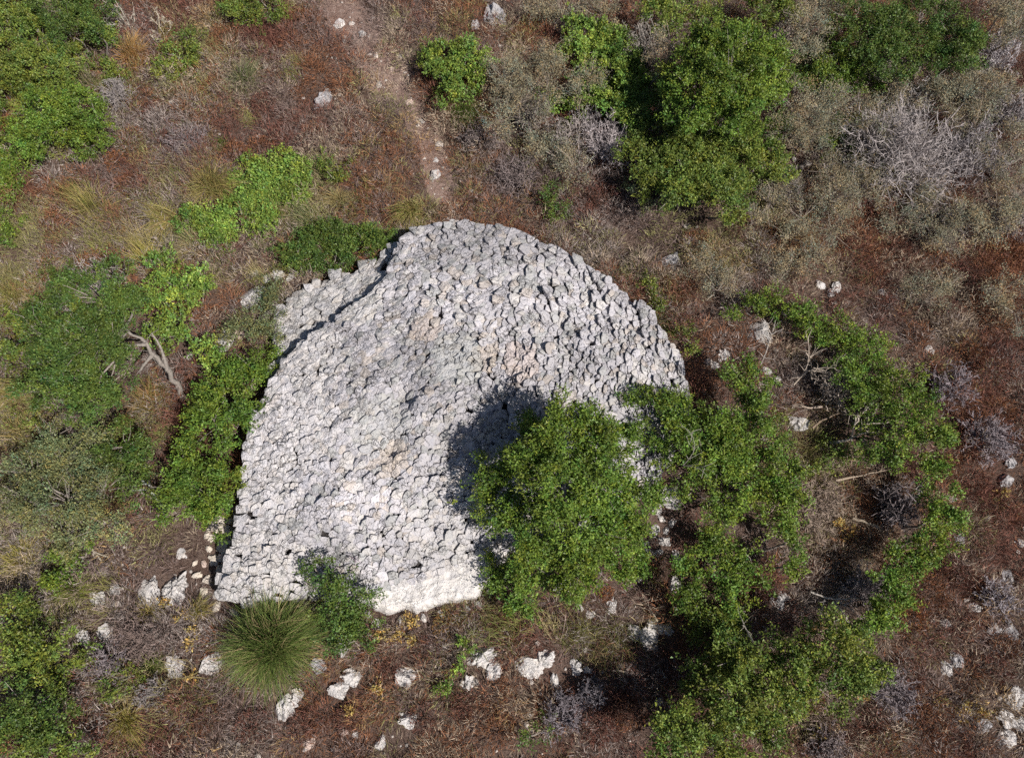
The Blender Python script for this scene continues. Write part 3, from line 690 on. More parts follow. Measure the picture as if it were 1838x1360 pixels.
shrub('lime_shrub', 'ragged lime green bush above the leaning grey trunk', 'shrub', [(300, 490, 34), (330, 520, 36), (290, 535, 34), (320, 575, 34), (290, 600, 28), (365, 505, 22), (350, 610, 22), (385, 640, 22)], .65, 'lime', G_SH, .95, bare=.1)
leaning = shrub('leaning_tree', 'round dark green tree whose grey trunk leans out at its lower right', 'tree',
      [(115, 550, 60), (190, 540, 60), (235, 545, 42), (85, 610, 52), (160, 610, 60), (205, 615, 38), (125, 670, 58), (190, 690, 52), (150, 722, 42), (85, 700, 40)], 1.7, 'deep', G_SH, 1.5, bare=.22, trunk=(328, 708), fork_at=(225, 590, 1.25))
shrub('grey_green_tree', 'loose grey-green tree with pale twigs showing below the dark green one', 'tree',
      [(60, 850, 44), (115, 830, 50), (170, 800, 42), (120, 900, 50), (60, 920, 42), (185, 880, 40), (130, 960, 38), (190, 940, 34), (90, 790, 34), (40, 890, 36)], 1.3, 'sparse', G_SH, 1.7, bare=.6, trunk=(200, 935))
shrub('dark_shrub', 'denser dark green clump on the right flank of the grey-green tree', 'shrub', [(225, 800, 40), (245, 840, 38), (215, 855, 36), (250, 880, 26)], 1.1, 'deep', G_SH, 1.1, bare=.1, trunk=(290, 905))
shrub('mound_shrub', 'small dark green shrub leaning on the lower rim of the mound', 'shrub', [(585, 1030, 34, .9), (625, 1060, 36, .85), (610, 1100, 38, .7), (650, 1118, 34, .6), (600, 1140, 36, .55), (645, 1145, 26, .5), (560, 1010, 16, .9)], .8, 'deep', G_SH, 1.1)
shrub('lime_shrub', 'flat bright lime green patch of foliage above the mound', 'shrub',
      [(455, 320, 44), (510, 310, 42), (490, 360, 46), (435, 365, 36), (530, 345, 30), (470, 400, 32), (360, 405, 34), (400, 420, 30), (345, 390, 20), (475, 335, 40), (530, 300, 24), (415, 395, 30)], .4, 'lime', G_SH, 1.9)
shrub('olive_shrub', 'small olive shrub at the right end of the lime patch', 'shrub', [(595, 305, 30), (610, 325, 20)], .45, 'olive', G_SH, .9, bare=.2)
shrub('glossy_shrub', 'deep green glossy shrub against the upper left rim of the mound', 'shrub', [(560, 445, 34), (610, 430, 40), (655, 440, 36), (600, 470, 36), (545, 470, 26), (690, 435, 22), (580, 420, 26), (520, 455, 26)], .55, 'deep', G_SH, 1.6)
shrub('olive_shrub', 'large olive green bush filling the top left corner', 'shrub', [(20, 50, 46), (75, 70, 42), (50, 120, 50), (10, 140, 44), (100, 125, 36), (30, 10, 46)], 1.0, 'olive', G_SH, 1.1)
shrub('dark_shrub', 'dark green bush at the top edge near the corner', 'shrub', [(115, 15, 46), (165, 20, 44), (130, 60, 38), (175, 60, 26)], 1.1, 'deep', G_SH, 1.1)
shrub('green_shrub', 'rounded green bush below the olive corner bush', 'shrub', [(85, 200, 46), (140, 190, 42), (120, 240, 50), (175, 215, 34), (70, 255, 36), (160, 260, 32), (60, 180, 20)], .95, 'green', G_SH, 1.0)
shrub('olive_shrub', 'olive leafy shrub beside the small rust bush near the top', 'shrub', [(330, 105, 34), (300, 125, 26), (345, 70, 22)], .6, 'olive', G_SH, .9, bare=.15)
shrub('olive_shrub', 'little olive shrub below the straw tussock', 'shrub', [(190, 130, 24), (215, 135, 18)], .45, 'olive', G_SH, .9)
shrub('green_shrub', 'green bush cut by the top edge left of the path', 'shrub', [(440, 5, 36), (480, 12, 40), (410, 20, 24)], .7, 'olive', G_SH, 1.0)
shrub('lime_shrub', 'bright lime bush on its own just right of the footpath', 'shrub', [(795, 110, 36), (835, 105, 38), (850, 130, 30), (815, 145, 34), (780, 130, 22), (810, 170, 24)], .7, 'lime', G_SH, 1.1)
shrub('green_shrub', 'bright green bush in the gap left of the tall tree', 'shrub', [(1045, 65, 40), (1085, 90, 42), (1120, 125, 48), (1092, 150, 46), (1132, 165, 40), (1105, 198, 40), (1040, 95, 30), (1140, 210, 30)], 1.0, 'lime', G_SH, 1.2)
shrub('green_shrub', 'deep green bush in the shadow left of the tall tree', 'shrub', [(1165, 200, 36), (1190, 160, 30), (1160, 235, 30), (1200, 225, 26)], 1.0, 'deep', G_SH, 1.0)
shrub('green_shrub', 'green bush linking the tall tree to the tan olive shrub', 'shrub', [(1400, 120, 30), (1420, 150, 26), (1390, 240, 30), (1370, 260, 28)], .9, 'green', G_SH, .9, bare=.2)
shrub('green_shrub', 'dark green bush behind the tall tree at the top edge', 'shrub', [(1440, 110, 30), (1450, 150, 24), (1480, 90, 26)], .9, 'deep', G_SH, .9, bare=.2)
shrub('olive_shrub', 'yellow-green scrub spilling right from the corner bush', 'shrub', [(150, 100, 34), (200, 60, 24), (60, 160, 30), (10, 200, 30)], .6, 'olive', G_SH, .9, bare=.15)
shrub('green_shrub', 'low green scrub at the left edge under the olive bush', 'shrub', [(15, 265, 32), (60, 290, 26), (20, 300, 30), (40, 240, 26)], .5, 'green', G_SH, .9, bare=.15)
shrub('olive_shrub', 'olive scrub between the dark tree and the left edge', 'shrub', [(25, 620, 36), (50, 660, 30), (40, 580, 28), (60, 740, 30)], .5, 'olive', G_SH, .7, bare=.35)
shrub('green_shrub', 'green scrub left of the dark corner bush', 'shrub', [(130, 1200, 30), (110, 1235, 28), (160, 1165, 22)], .5, 'olive', G_SH, .9, bare=.2)
shrub('lime_shrub', 'small lime shrub among grey twigs', 'shrub', [(992, 190, 26), (1030, 208, 20)], .55, 'lime', G_SH, .9)
shrub('tall_tree', 'tall rounded green tree at the top throwing shade to its left', 'tree',
      [(1290, 75, 52, 2.3), (1340, 100, 52, 2.3), (1255, 115, 50, 2.2), (1310, 140, 58, 2.5), (1370, 130, 36, 2.0), (1250, 170, 48, 2.1), (1300, 190, 46, 2.0), (1350, 165, 40, 2.1), (1240, 210, 36, 1.7), (1215, 150, 34, 1.8), (1330, 215, 34, 1.7)], 2.2, 'green', G_SH, 1.6)
shrub('green_shrub', 'large green bush below the tall top tree', 'shrub', [(1190, 265, 48), (1250, 260, 46), (1230, 310, 50), (1300, 285, 50), (1290, 345, 46), (1345, 320, 38), (1385, 295, 34), (1310, 375, 30), (1175, 310, 34), (1140, 275, 28), (1270, 320, 44), (1330, 260, 36), (1210, 345, 34)], 1.2, 'olive', G_SH, 1.5)
shrub('dark_green_shrub', 'wide dark green bush along the top edge', 'shrub', [(1540, 35, 46), (1590, 60, 52), (1650, 40, 52), (1660, 95, 48), (1710, 60, 46), (1600, 105, 42), (1720, 105, 36), (1545, 85, 36), (1745, 90, 26)], 1.6, 'deep', G_SH, 1.15)
shrub('green_shrub', 'mid green bush between the tall tree and the dark top bush', 'shrub', [(1500, 120, 40), (1540, 140, 36), (1470, 130, 30), (1500, 160, 28)], 1.0, 'green', G_SH, .95, bare=.2)
shrub('green_shrub', 'green bush cut by the top edge above the tall tree', 'shrub', [(1370, 15, 36), (1410, 25, 30), (1260, 20, 34), (1180, 20, 40), (1215, 40, 30)], 1.3, 'olive', G_SH, 1.0)
shrub('green_shrub', 'small green bush in front of the big dead grey shrub', 'shrub', [(1520, 230, 32), (1505, 255, 22)], .7, 'green', G_SH, 1.0)
shrub('dark_shrub', 'small dark green bush above the right shoulder of the mound', 'shrub', [(985, 350, 24), (1000, 375, 22)], .5, 'deep', G_SH, 1.0, bare=.15)
shrub('green_shrub', 'green leaves below the lower end of the pale dead shrub', 'shrub', [(1140, 330, 26), (1190, 345, 28), (1165, 365, 20)], .6, 'sage', G_SH, .8, bare=.3)
shrub('green_shrub', 'leafy green bush at the left edge low down', 'shrub', [(15, 1100, 40), (45, 1140, 42), (85, 1150, 30), (15, 1180, 40), (60, 1190, 34)], .9, 'olive', G_SH, 1.0)
shrub('dark_shrub', 'shady dark green bush in the bottom left corner', 'shrub', [(45, 1270, 46), (95, 1285, 40), (20, 1310, 40), (75, 1315, 36)], 1.1, 'deep', G_SH, 1.1)
shrub('olive_shrub', 'yellowish green bush cut by the bottom edge near the corner', 'shrub', [(90, 1345, 40), (140, 1350, 30), (50, 1355, 30)], .7, 'olive', G_SH, .9)
shrub('olive_shrub', 'small yellowish green shrub left of the round boulders', 'shrub', [(215, 1225, 24), (240, 1212, 18), (195, 1240, 16)], .4, 'olive', G_SH, .9)
shrub('green_shrub', 'mid green bush between the two left tussocks', 'shrub', [(115, 1015, 34), (150, 1000, 22), (95, 1045, 24)], .6, 'green', G_SH, .9)
shrub('green_shrub', 'small bright green plant below the slab', 'shrub', [(830, 1165, 18), (822, 1185, 12)], .3, 'lime', G_SH, .7, bare=.1)
shrub('green_shrub', 'tiny green plant between bottom rocks', 'shrub', [(795, 1228, 14)], .25, 'green', G_SH, .9)
shrub('green_shrub', 'small green plant at the right shoulder of the mound', 'shrub', [(1165, 515, 18), (1188, 545, 14)], .35, 'olive', G_SH, .9, bare=.2)
shrub('green_shrub', 'low green plant at the right corner of the mound', 'shrub', [(1225, 600, 18), (1240, 622, 12)], .3, 'olive', G_SH, .7, bare=.3)
shrub('green_shrub', 'low green plant in the scrub left edge', 'shrub', [(15, 395, 26), (20, 330, 28), (12, 430, 22)], .5, 'green', G_SH, .9)
shrub('green_shrub', 'dark leafy plant at the bottom edge below the two boulders', 'shrub', [(980, 1310, 24), (945, 1325, 18)], .35, 'deep', G_SH, .6, bare=.4)

G_GR = 'loose grey-olive half-dry shrubs'
GT = lin(140, 128, 118)
for lab_, bl, h in [
    ('large olive-grey shrub with thin pale twigs near the path', [(905, 140, 46), (955, 120, 46), (985, 100, 36), (930, 185, 48), (985, 160, 40), (900, 215, 34)], .9),
    ('soft grey-green shrub left of the bright green bush', [(1052, 140, 36), (1040, 175, 22)], .9),
    ('grey twiggy shrub overhanging the shade left of the tall tree', [(1205, 75, 36), (1190, 110, 28)], 1.4),
    ('tan olive shrub just right of the tall tree', [(1430, 190, 44), (1475, 210, 48), (1450, 240, 42), (1500, 185, 32), (1410, 235, 30)], .9),
    ('grey shrub at the top between green bushes', [(1455, 45, 38), (1430, 80, 30), (1470, 80, 26)], 1.1),
    ('grey-olive shrub above the big dead shrub', [(1655, 165, 40), (1700, 180, 36), (1620, 180, 26)], .8),
    ('greyish shrub near the upper right edge', [(1765, 190, 44), (1800, 160, 34), (1750, 230, 36)], .8),
    ('broad olive-grey shrub left of the big dead shrub', [(1500, 310, 46), (1540, 345, 46), (1490, 360, 42), (1545, 295, 34)], .7),
    ('tan olive shrub below the big dead shrub', [(1720, 400, 44), (1760, 420, 38), (1690, 430, 34)], .6),
    ('grey-brown low shrub below the green top bush', [(1440, 390, 40), (1490, 410, 40), (1420, 425, 28)], .5),
    ('grey shrub above the arc of green leaves', [(1270, 490, 34), (1290, 520, 30), (1255, 465, 26)], .5),
    ('long grey-olive shrub along the right edge below the silver one', [(1800, 300, 42), (1825, 350, 40), (1790, 370, 36), (1820, 250, 34)], .7),
    ('grey-tan shrub below the large green top bush', [(1380, 360, 34), (1400, 330, 28), (1350, 400, 28)], .6),
    ('sandy grey shrub between the small green bush and the big dead shrub', [(1560, 240, 34), (1580, 200, 30), (1550, 190, 26)], .8),
    ('faded grey-olive shrub above the mound on the right', [(1030, 300, 34), (1000, 280, 30), (960, 260, 34), (1010, 250, 30)], .5),
    ('brownish grey shrub at the top edge right of the path', [(1010, 20, 44), (970, 5, 34), (1080, 25, 36)], .7),
    ('grey-olive mass right of the tan shrub below the tall tree', [(1640, 350, 44), (1590, 320, 36), (1660, 400, 36), (1610, 400, 34)], .5),
    ('grey-brown shrub mass under the right edge of the wide dark bush', [(1700, 150, 36), (1745, 140, 32), (1600, 150, 30)], 1.0),
    ('pale brown shrub left of the arc crest', [(1420, 480, 34), (1460, 460, 34), (1390, 470, 28)], .45),
    ('faded shrub on the slope right of the arc crest', [(1660, 540, 34), (1700, 520, 30), (1640, 510, 28)], .45),
    ('tan shrub in the brown scrub at the right edge', [(1800, 520, 34), (1825, 560, 34)], .5),
    ('grey shrub touching the top edge left of the wide dark bush', [(1470, 10, 40), (1510, 5, 30)], 1.0),
    ('grey shrub at the top right corner', [(1800, 20, 44), (1825, 60, 36)], 1.0)]:
    shrub('half_dry_shrub', lab_, 'shrub', bl, h * 1.35, 'drab', G_GR, 1.25, bare=.7, twigc=GT)

# ---- bare dead shrubs
def bare_shrub(label, px, py, r, h, n=40, tone=(150, 142, 138), lean=(0, 0), name='bare_shrub'):
    s = mpp(px, py, h * .4); R = r * s; p = P(px, py, h * .35); g = float(gz(p[0], p[1])); base = np.array([p[0], p[1], g])
    az = rng.uniform(0, 6.283, n); k = np.sqrt(rng.random(n)); 
    tip = np.column_stack([np.cos(az) * R * k + lean[0], np.sin(az) * R * k + lean[1], h * (1.05 - .55 * k) * rng.uniform(.7, 1.05, n)])
    st = np.column_stack([rng.normal(0, .05, (n, 2)), np.zeros(n)])
    main = bend(st, tip, 6, .12)
    sub, sr = [], []
    for lvl in range(3):
        src = main if lvl == 0 else sub[lvl - 1]
        m = len(src) * (5 if lvl == 0 else 2); i = rng.integers(0, len(src), m); kk = rng.integers(1, src.shape[1] - (1 if lvl == 0 else 0), m); a = src[i, kk]
        d = unit(unit(src[i, -1] - src[i, 0]) + rng.normal(size=(m, 3)) * .7 + [0, 0, .2]); L = R * (.42 if lvl == 0 else .24 if lvl == 1 else .14) * rng.uniform(.5, 1.2, (m, 1))
        e = a + d * L; e[:, 2] = np.maximum(e[:, 2], .03); sub.append(bend(a, e, 3, .14))
    c0 = lin(*tone); root = thing(name, label, 'dead shrub', base, 'bare grey dead shrubs')
    v, f = tubes(main, np.linspace(.013, .005, 6)[None] * rng.uniform(.7, 1.3, (n, 1)), 4)
    br = put('branches', mesh('branches', v, f, np.tile(c0, (len(v), 1)), M_TWIG), (0, 0, 0), root)
    tl = np.concatenate(sub); v, f = ribbons(tl, np.linspace(.011, .006, 3)[None] * rng.uniform(.7, 1.2, (len(tl), 1)))
    put('twigs', mesh('twigs', v, f, np.tile(c0, (len(v), 1)) * np.repeat(rng.uniform(.65, 1.2, (len(tl), 1)), 6, 0), M_TWIG), (0, 0, 0), br)['kind'] = 'stuff'
for a in [
    ('big sprawling dead grey shrub on the right', 1612, 278, 108, 1.0, 170, (158, 149, 147)), ('second pale dead shrub right of the big one', 1738, 272, 66, .9, 84, (150, 142, 142)),
    ('dead grey shrub tip above the big dead one', 1630, 195, 40, .8, 40, (165, 158, 155)), ('silver bare shrub near the right edge at the top', 1790, 105, 32, .8, 36, (175, 168, 170)),
    ('pale bare branches at the upper right edge', 1745, 150, 40, .8, 40, (165, 160, 150)), ('pale lilac dead shrub below the bright green bush', 1090, 262, 46, .8, 70, (168, 158, 158)),
    ('small dead shrub behind the pale lilac one', 1055, 218, 30, .7, 36, (150, 142, 142)), ('grey dead twigs below the tall top tree', 1298, 242, 30, .9, 40, (165, 158, 150)),
    ('bare white twigs at the top edge near the left corner', 215, 22, 36, .7, 12, (170, 164, 152)), ('bare pale stalks near the straw tussock', 284, 42, 24, .7, 8, (178, 168, 150)),
    ('grey twiggy dome right of the rounded green bush', 205, 165, 34, .45, 50, (140, 132, 130)), ('purple grey dead shrub beside the lower arc', 1770, 790, 46, .5, 60, (135, 125, 128)),
    ('grey dead shrub just right of the arc', 1700, 700, 42, .5, 50, (130, 120, 124)), ('dead purple shrub on the lower rim of the mound', 640, 1005, 26, .7, 40, (135, 122, 130)),
    ('grey dead shrub below the twin boulders', 190, 1190, 40, .4, 50, (128, 118, 120)), ('dark grey twigs below the round pair of boulders', 270, 1240, 28, .4, 36, (128, 120, 118)),
    ('brown dead shrub in front of the twin boulders', 245, 1140, 46, .4, 50, (120, 104, 98)), ('grey dead twigs below the two largest boulders', 1010, 1280, 40, .4, 50, (118, 110, 114)),
    ('grey dead shrub on the right of the bottom tree arm', 1600, 1240, 44, .5, 55, (130, 120, 122)), ('dead grey shrub at the bottom right of the bushy tree', 1480, 1335, 40, .4, 46, (125, 114, 114)),
    ('grey dead shrub in the shade inside the lower arc', 1560, 1060, 44, .5, 50, (140, 130, 130)), ('pale bare twigs above the dark tree on the left', 180, 500, 36, 1.2, 26, (150, 142, 138)),
    ('grey bare shrub right of the footpath', 860, 250, 40, .45, 50, (130, 118, 114)), ('bare brown shrub below the olive-grey path shrub', 930, 310, 46, .45, 60, (122, 110, 108)),
    ('grey twig heap among rust heath near the top', 330, 250, 36, .35, 46, (128, 116, 116)), ('lilac dead shrub beside the white edge rocks', 1800, 1070, 34, .4, 40, (150, 142, 146)),
    ('bare grey tangle right of the tan olive shrub', 1560, 270, 46, .9, 60, (150, 142, 136)), ('bare grey tangle at the right edge below the silver shrub', 1810, 200, 46, .8, 60, (146, 138, 138)),
    ('grey twigs hanging over the shade at the top', 1150, 90, 40, 1.2, 46, (140, 132, 126)), ('brown twigs right of the small rust top bush', 1400, 60, 36, 1.1, 44, (150, 138, 130)),
    ('bare grey shrub under the large green top bush', 1400, 340, 40, .6, 50, (140, 130, 126)), ('pale twig tangle right of the olive-grey path shrub', 1020, 250, 40, .7, 60, (150, 140, 136)),
    ('bare twig dome left of the pale twig tangle', 960, 215, 44, .7, 56, (142, 132, 126)), ('grey dead shrub low in the right scrub', 1690, 400, 50, .5, 56, (138, 128, 124)),
    ('dead grey scrub on the far right edge', 1815, 400, 44, .5, 50, (132, 122, 120)), ('dry twigs in the dark inside the lower arc', 1610, 910, 44, .8, 50, (120, 110, 110)),
    ('dry twigs among the curved pale branches', 1490, 700, 40, .5, 44, (165, 152, 142)), ('dry brown twigs at the middle of the arc', 1450, 900, 60, .35, 60, (140, 124, 112)),
    ('dark bare shrub in the hollow at the bottom', 1065, 1245, 28, .5, 36, (110, 104, 108))]:
    bare_shrub(a[0], a[1], a[2], a[3], a[4] * 1.25, a[5], tuple(min(255, t * 1.1) for t in a[6]))

# ---- grass tussocks
def tussock(label, px, py, r, n, c1, c2, hk=.75, name='grass_tussock', lop=1.0):
    s = mpp(px, py); R = r * s * 1.12; h = R * hk; p = P(px, py, h * .3); base = np.array([p[0], p[1], float(gz(p[0], p[1])) - .02])
    az = rng.uniform(0, 6.283, n); az = az + lop * .5 * np.sin(az * 2 + rng.uniform(0, 6)) + lop * .35 * np.sin(az * 3 + rng.uniform(0, 6)); k = np.clip(rng.beta(2.0, 1.5, n), .05, 1)
    L = rng.uniform(.55, 1.15, n) * (1 + lop * .22 * np.sin(az + rng.uniform(0, 6)) + .12 * np.sin(az * 4 + rng.uniform(0, 6))); lean = rng.normal(0, .14, 2) * R * lop
    t = np.linspace(0, 1, 5)
    rad = (R * k * L)[:, None] * t[None] ** 1.35; up = (h * (1.35 - .75 * k) * L)[:, None] * (1.5 * t - (.35 + .55 * k[:, None]) * t ** 2.2)[:]
    b0 = rng.normal(0, R * .13, (n, 2)); wob = rng.normal(0, .10, n)
    ang = az[:, None] + wob[:, None] * t[None] * 2
    ln = np.stack([b0[:, :1] + np.cos(ang) * rad + lean[0] * t[None] ** 1.5, b0[:, 1:] + np.sin(ang) * rad + lean[1] * t[None] ** 1.5, np.maximum(up, .01 * t[None])], -1)
    v, f = ribbons(ln, (np.array([.9, 1, .85, .6, .15]) * .0085)[None] * rng.uniform(.7, 1.3, (n, 1)))
    m = np.clip(rng.normal(.45, .28, (n, 1)) + .25 * (k[:, None] - .5), 0, 1); cc = (lin(*c1) * (1 - m) + lin(*c2) * m) * rng.uniform(.75, 1.2, (n, 1)); dead = rng.random((n, 1)) < .16; cc = np.where(dead, lin(176, 156, 116) * rng.uniform(.6, 1.1, (n, 1)), cc)
    tag(put(name, mesh(name, v, f, np.repeat(cc, 10, 0), M_BLADE), base), label, 'grass tussock', 'grass tussocks in the scrub')
GRN, OLV, STR, YEL, GRY = (92, 118, 48), (128, 134, 70), (186, 160, 104), (160, 160, 76), (138, 138, 104)
for a in [
    ('biggest round dark green tussock below the lower left rim of the mound', 484, 1155, 98, 5200, (84, 110, 54), (136, 144, 78), .9, 'grass_tussock', .3),
    ('tan straw tussock near the top left', 232, 88, 50, 700, STR, (196, 140, 84), .8), ('grey-green tussock in the rust heath at the top', 436, 140, 44, 600, (112, 124, 78), GRY, .8),
    ('thin straw tussock beside the small rust bush', 286, 52, 24, 160, STR, YEL, 1.1), ('grey-olive tussock beside the olive corner bush', 148, 142, 42, 450, GRY, OLV),
    ('yellow-green tussock at the left edge near the top', 40, 175, 42, 450, YEL, (150, 165, 80)), ('pale green tussock next to the rounded bush', 98, 182, 24, 220, (150, 170, 90), YEL),
    ('wide olive tussock in the brown scrub on the upper left', 165, 372, 58, 700, OLV, STR), ('large straw and olive tussock left of the lime patch', 378, 330, 62, 800, OLV, STR, .8),
    ('olive tussock below the straw one by the lime patch', 305, 390, 48, 500, OLV, STR), ('yellow tussock above the ragged lime bush', 265, 462, 46, 520, YEL, STR), ('grey tussock at the left tip of the lime patch', 352, 440, 44, 420, GRY, STR),
    ('grey-green tussock behind the glossy shrub', 558, 392, 44, 480, (120, 132, 84), GRY), ('dry tussock at the right end of the lime patch', 605, 355, 36, 360, STR, GRY), ('yellow tussock at the left edge high up', 8, 285, 38, 380, YEL, STR),
    ('small green tussock in rust heath', 395, 248, 22, 200, GRN, OLV), ('green tussock at the foot of the lime path bush', 826, 205, 40, 520, (104, 132, 62), OLV, .9), ('green and straw tussock just above the mound', 737, 372, 42, 560, (120, 138, 66), STR, .85),
    ('olive tussock at the left edge beside the dark tree', 25, 535, 48, 520, OLV, STR), ('dry olive tussock at the left edge below the dark tree', 38, 690, 50, 520, OLV, STR), ('broad tan grass at the left edge above the grey-green tree', 30, 775, 56, 620, (140, 130, 84), STR),
    ('straw tussock under the leaning grey trunk', 272, 720, 46, 520, (170, 128, 88), OLV), ('yellow tussock at the left edge low down', 28, 1005, 46, 560, YEL, STR), ('yellow-green tussock below the grey-green tree', 125, 1060, 42, 520, (150, 160, 70), OLV),
    ('straw tussock right below the twin boulders', 257, 1100, 32, 360, STR, OLV), ('olive tussock left of the biggest tussock', 345, 1094, 30, 320, OLV, STR), ('olive tussock at the lower left edge', 64, 1205, 48, 520, OLV, GRN), ('small olive tussock beside the round pitted boulder', 277, 1195, 28, 300, OLV, GRN),
    ('pale yellow tussock near the bottom edge', 223, 1292, 48, 520, YEL, STR), ('thin green tussock at the top right bush', 1066, 68, 18, 120, YEL, GRN), ('pale tussock at the top edge right of the path', 1232, 30, 26, 220, STR, GRY), ('small green grass tuft at the right shoulder of the mound', 1160, 500, 22, 200, (112, 130, 58), OLV),
    ('green grass fringe right of the mound corner', 1205, 600, 22, 180, OLV, GRN), ('faint green tussock in brown scrub at the top', 530, 105, 26, 220, OLV, STR)]:
    tussock(*a)

# ---- low rounded rust and maroon heath bushes
def heath_bush(px, py, r, tone, h, kind):
    s = mpp(px, py); R = r * s; p = P(px, py, h * .4); base = np.array([p[0], p[1], float(gz(p[0], p[1]))])
    n = int(7000 * R * R) + 150
    d = rdir(n); d[:, 2] = abs(d[:, 2]); lump = .7 + .5 * vnoise(d * 2.2 + base, 14)
    q = d * np.array([R, R, h]) * (lump * rng.uniform(.35, 1.05, n) ** .5)[:, None]
    ax = unit(d * [1, 1, .6] + [0, 0, .6] + rng.normal(size=(n, 3)) * .6); L = rng.uniform(.03, .075, (n, 1)); sd = unit(np.cross(ax, rng.normal(size=(n, 3)))) * rng.uniform(.004, .009, (n, 1))
    v = np.stack([q - sd, q + ax * L * .5 + sd * .4, q + ax * L, q + ax * L * .4 - sd * 1.4], 1).reshape(-1, 3)
    cc = lin(*tone)[None] * rng.normal(1, .25, (n, 1)) * np.stack([rng.normal(1, .1, n), np.ones(n), rng.normal(1, .08, n)], 1)
    cc = np.clip(cc, .01, 1)
    root = thing('heath_bush', where(px, py, kind), 'heath bush', base, 'low rust and maroon heath bushes')
    put('crown', mesh('crown', v, np.arange(n * 4).reshape(-1, 4), np.repeat(cc, 4, 0), M_DRYLEAF), (0, 0, 0), root)
    m = max(14, int(R * 90)); e = q[rng.choice(n, m)]; ln = bend(np.column_stack([rng.normal(0, .03, (m, 2)), np.zeros(m)]), e, 4, .12); v, f = tubes(ln, np.linspace(.007, .003, 4)[None].repeat(m, 0), 3)
    put('stems', mesh('stems', v, f, np.tile(lin(110, 88, 78), (len(v), 1)), M_TWIG), (0, 0, 0), root)
    CROWNS.append((p[0], p[1], R * .7, 0))
RU, MA, OR = (136, 94, 68), (118, 82, 71), (152, 102, 68)
for (px, py, r, t, hh) in [(300, 82, 24, OR, .4), (400, 60, 40, RU, .4), (456, 58, 38, MA, .4), (206, 284, 24, OR, .35), (230, 328, 30, RU, .35), (230, 237, 24, RU, .3), (465, 263, 34, RU, .3), (420, 265, 22, RU, .3), (505, 235, 30, MA, .3), (540, 25, 34, RU, .35),
    (380, 150, 26, RU, .3), (270, 190, 26, MA, .3), (470, 180, 28, MA, .3), (160, 467, 30, OR, .4), (195, 462, 28, RU, .4), (60, 320, 28, MA, .3), (95, 400, 30, RU, .3), (10, 215, 20, OR, .3), (640, 230, 32, MA, .25), (700, 250, 26, RU, .25), (560, 230, 24, RU, .3),
    (960, 45, 32, OR, .35), (930, 70, 26, RU, .35), (1046, 172, 22, MA, .6), (1050, 342, 44, MA, .35), (1085, 355, 34, MA, .35), (1000, 175, 14, MA, .5), (1330, 27, 26, RU, .9), (1400, 15, 22, MA, .8), (1688, 210, 26, MA, .6), (1593, 369, 24, RU, .4), (1428, 169, 18, MA, .6), (1825, 130, 26, MA, .5),
    (1330, 410, 32, MA, .3), (1245, 440, 28, RU, .3), (1220, 520, 28, RU, .3), (1620, 450, 34, MA, .3), (1690, 470, 40, RU, .35), (1740, 500, 36, MA, .35), (1550, 480, 28, MA, .3), (1780, 560, 42, RU, .35), (1820, 640, 38, MA, .35), (1700, 560, 34, MA, .3), (1600, 560, 32, MA, .3), (1740, 640, 36, RU, .3), (1810, 460, 34, RU, .35),
    (1790, 740, 32, RU, .3), (1650, 600, 26, RU, .3), (1510, 540, 26, MA, .3), (1650, 840, 28, MA, .35), (1700, 840, 30, RU, .3), (1760, 870, 30, MA, .3),
    (1664, 1062, 56, RU, .45), (1729, 1035, 32, MA, .45), (1700, 1010, 26, MA, .4), (1640, 1105, 36, OR, .4), (1800, 1204, 36, MA, .4), (1668, 1312, 56, RU, .4), (1720, 1330, 40, MA, .35), (1637, 1211, 34, MA, .35), (1461, 1255, 24, RU, .35), (1522, 1306, 34, MA, .35), (1570, 1290, 30, MA, .35), (1823, 1164, 26, RU, .35), (1590, 1335, 36, RU, .35),
    (13, 1330, 26, OR, .5), (152, 1289, 38, MA, .35), (190, 1320, 28, MA, .35), (900, 1310, 30, RU, .25), (760, 1290, 30, MA, .25), (830, 1270, 26, MA, .25), (1080, 1310, 32, MA, .3), (1130, 1280, 32, RU, .3), (700, 1200, 24, MA, .25), (620, 1290, 30, MA, .25), (540, 1300, 30, MA, .25), (800, 1120, 30, (130, 100, 58), .2), (760, 1165, 24, MA, .2),
    (450, 1300, 34, MA, .25), (370, 1290, 32, (118, 84, 66), .22), (300, 1330, 34, MA, .22), (1090, 1065, 14, OR, .25)]:
    kd = {RU: 'rust brown heath bush', MA: 'maroon heath bush', OR: 'orange heath bush'}.get(t, 'ochre heath bush')
    heath_bush(px, py, r, t, hh, kd)

# ---- yellow-leaved small plants
def yellow_plant(px, py, r):
    p = P(px, py, .12); base = np.array([p[0], p[1], float(gz(p[0], p[1]))]); R = r * mpp(px, py); n = max(4, int(5 + R * 60))
    d = rdir(n); d[:, 2] = abs(d[:, 2]); q = d * [R, R, .22] * rng.uniform(.5, 1, (n, 1))
    v, f, c = leaves(q + [0, 0, .05], unit(d + [0, 0, .4]), d, 9, .05, .055, .026, lin(192, 164, 96), .22)
    o = thing('yellow_plant', where(px, py, 'small yellow-leaved plant'), 'yellow plant', base, 'small yellow plants in the dry scrub')
    put('crown', mesh('crown', v, f, c, M_LEAF), (0, 0, 0), o)
    ln = bend(np.tile([[0, 0, 0.]], (n, 1)), q + [0, 0, .05], 4, .1); v, f = tubes(ln, np.full((n, 4), .004), 3)
    put('stems', mesh('stems', v, f, np.tile(lin(150, 120, 70), (len(v), 1)), M_TWIG), (0, 0, 0), o)
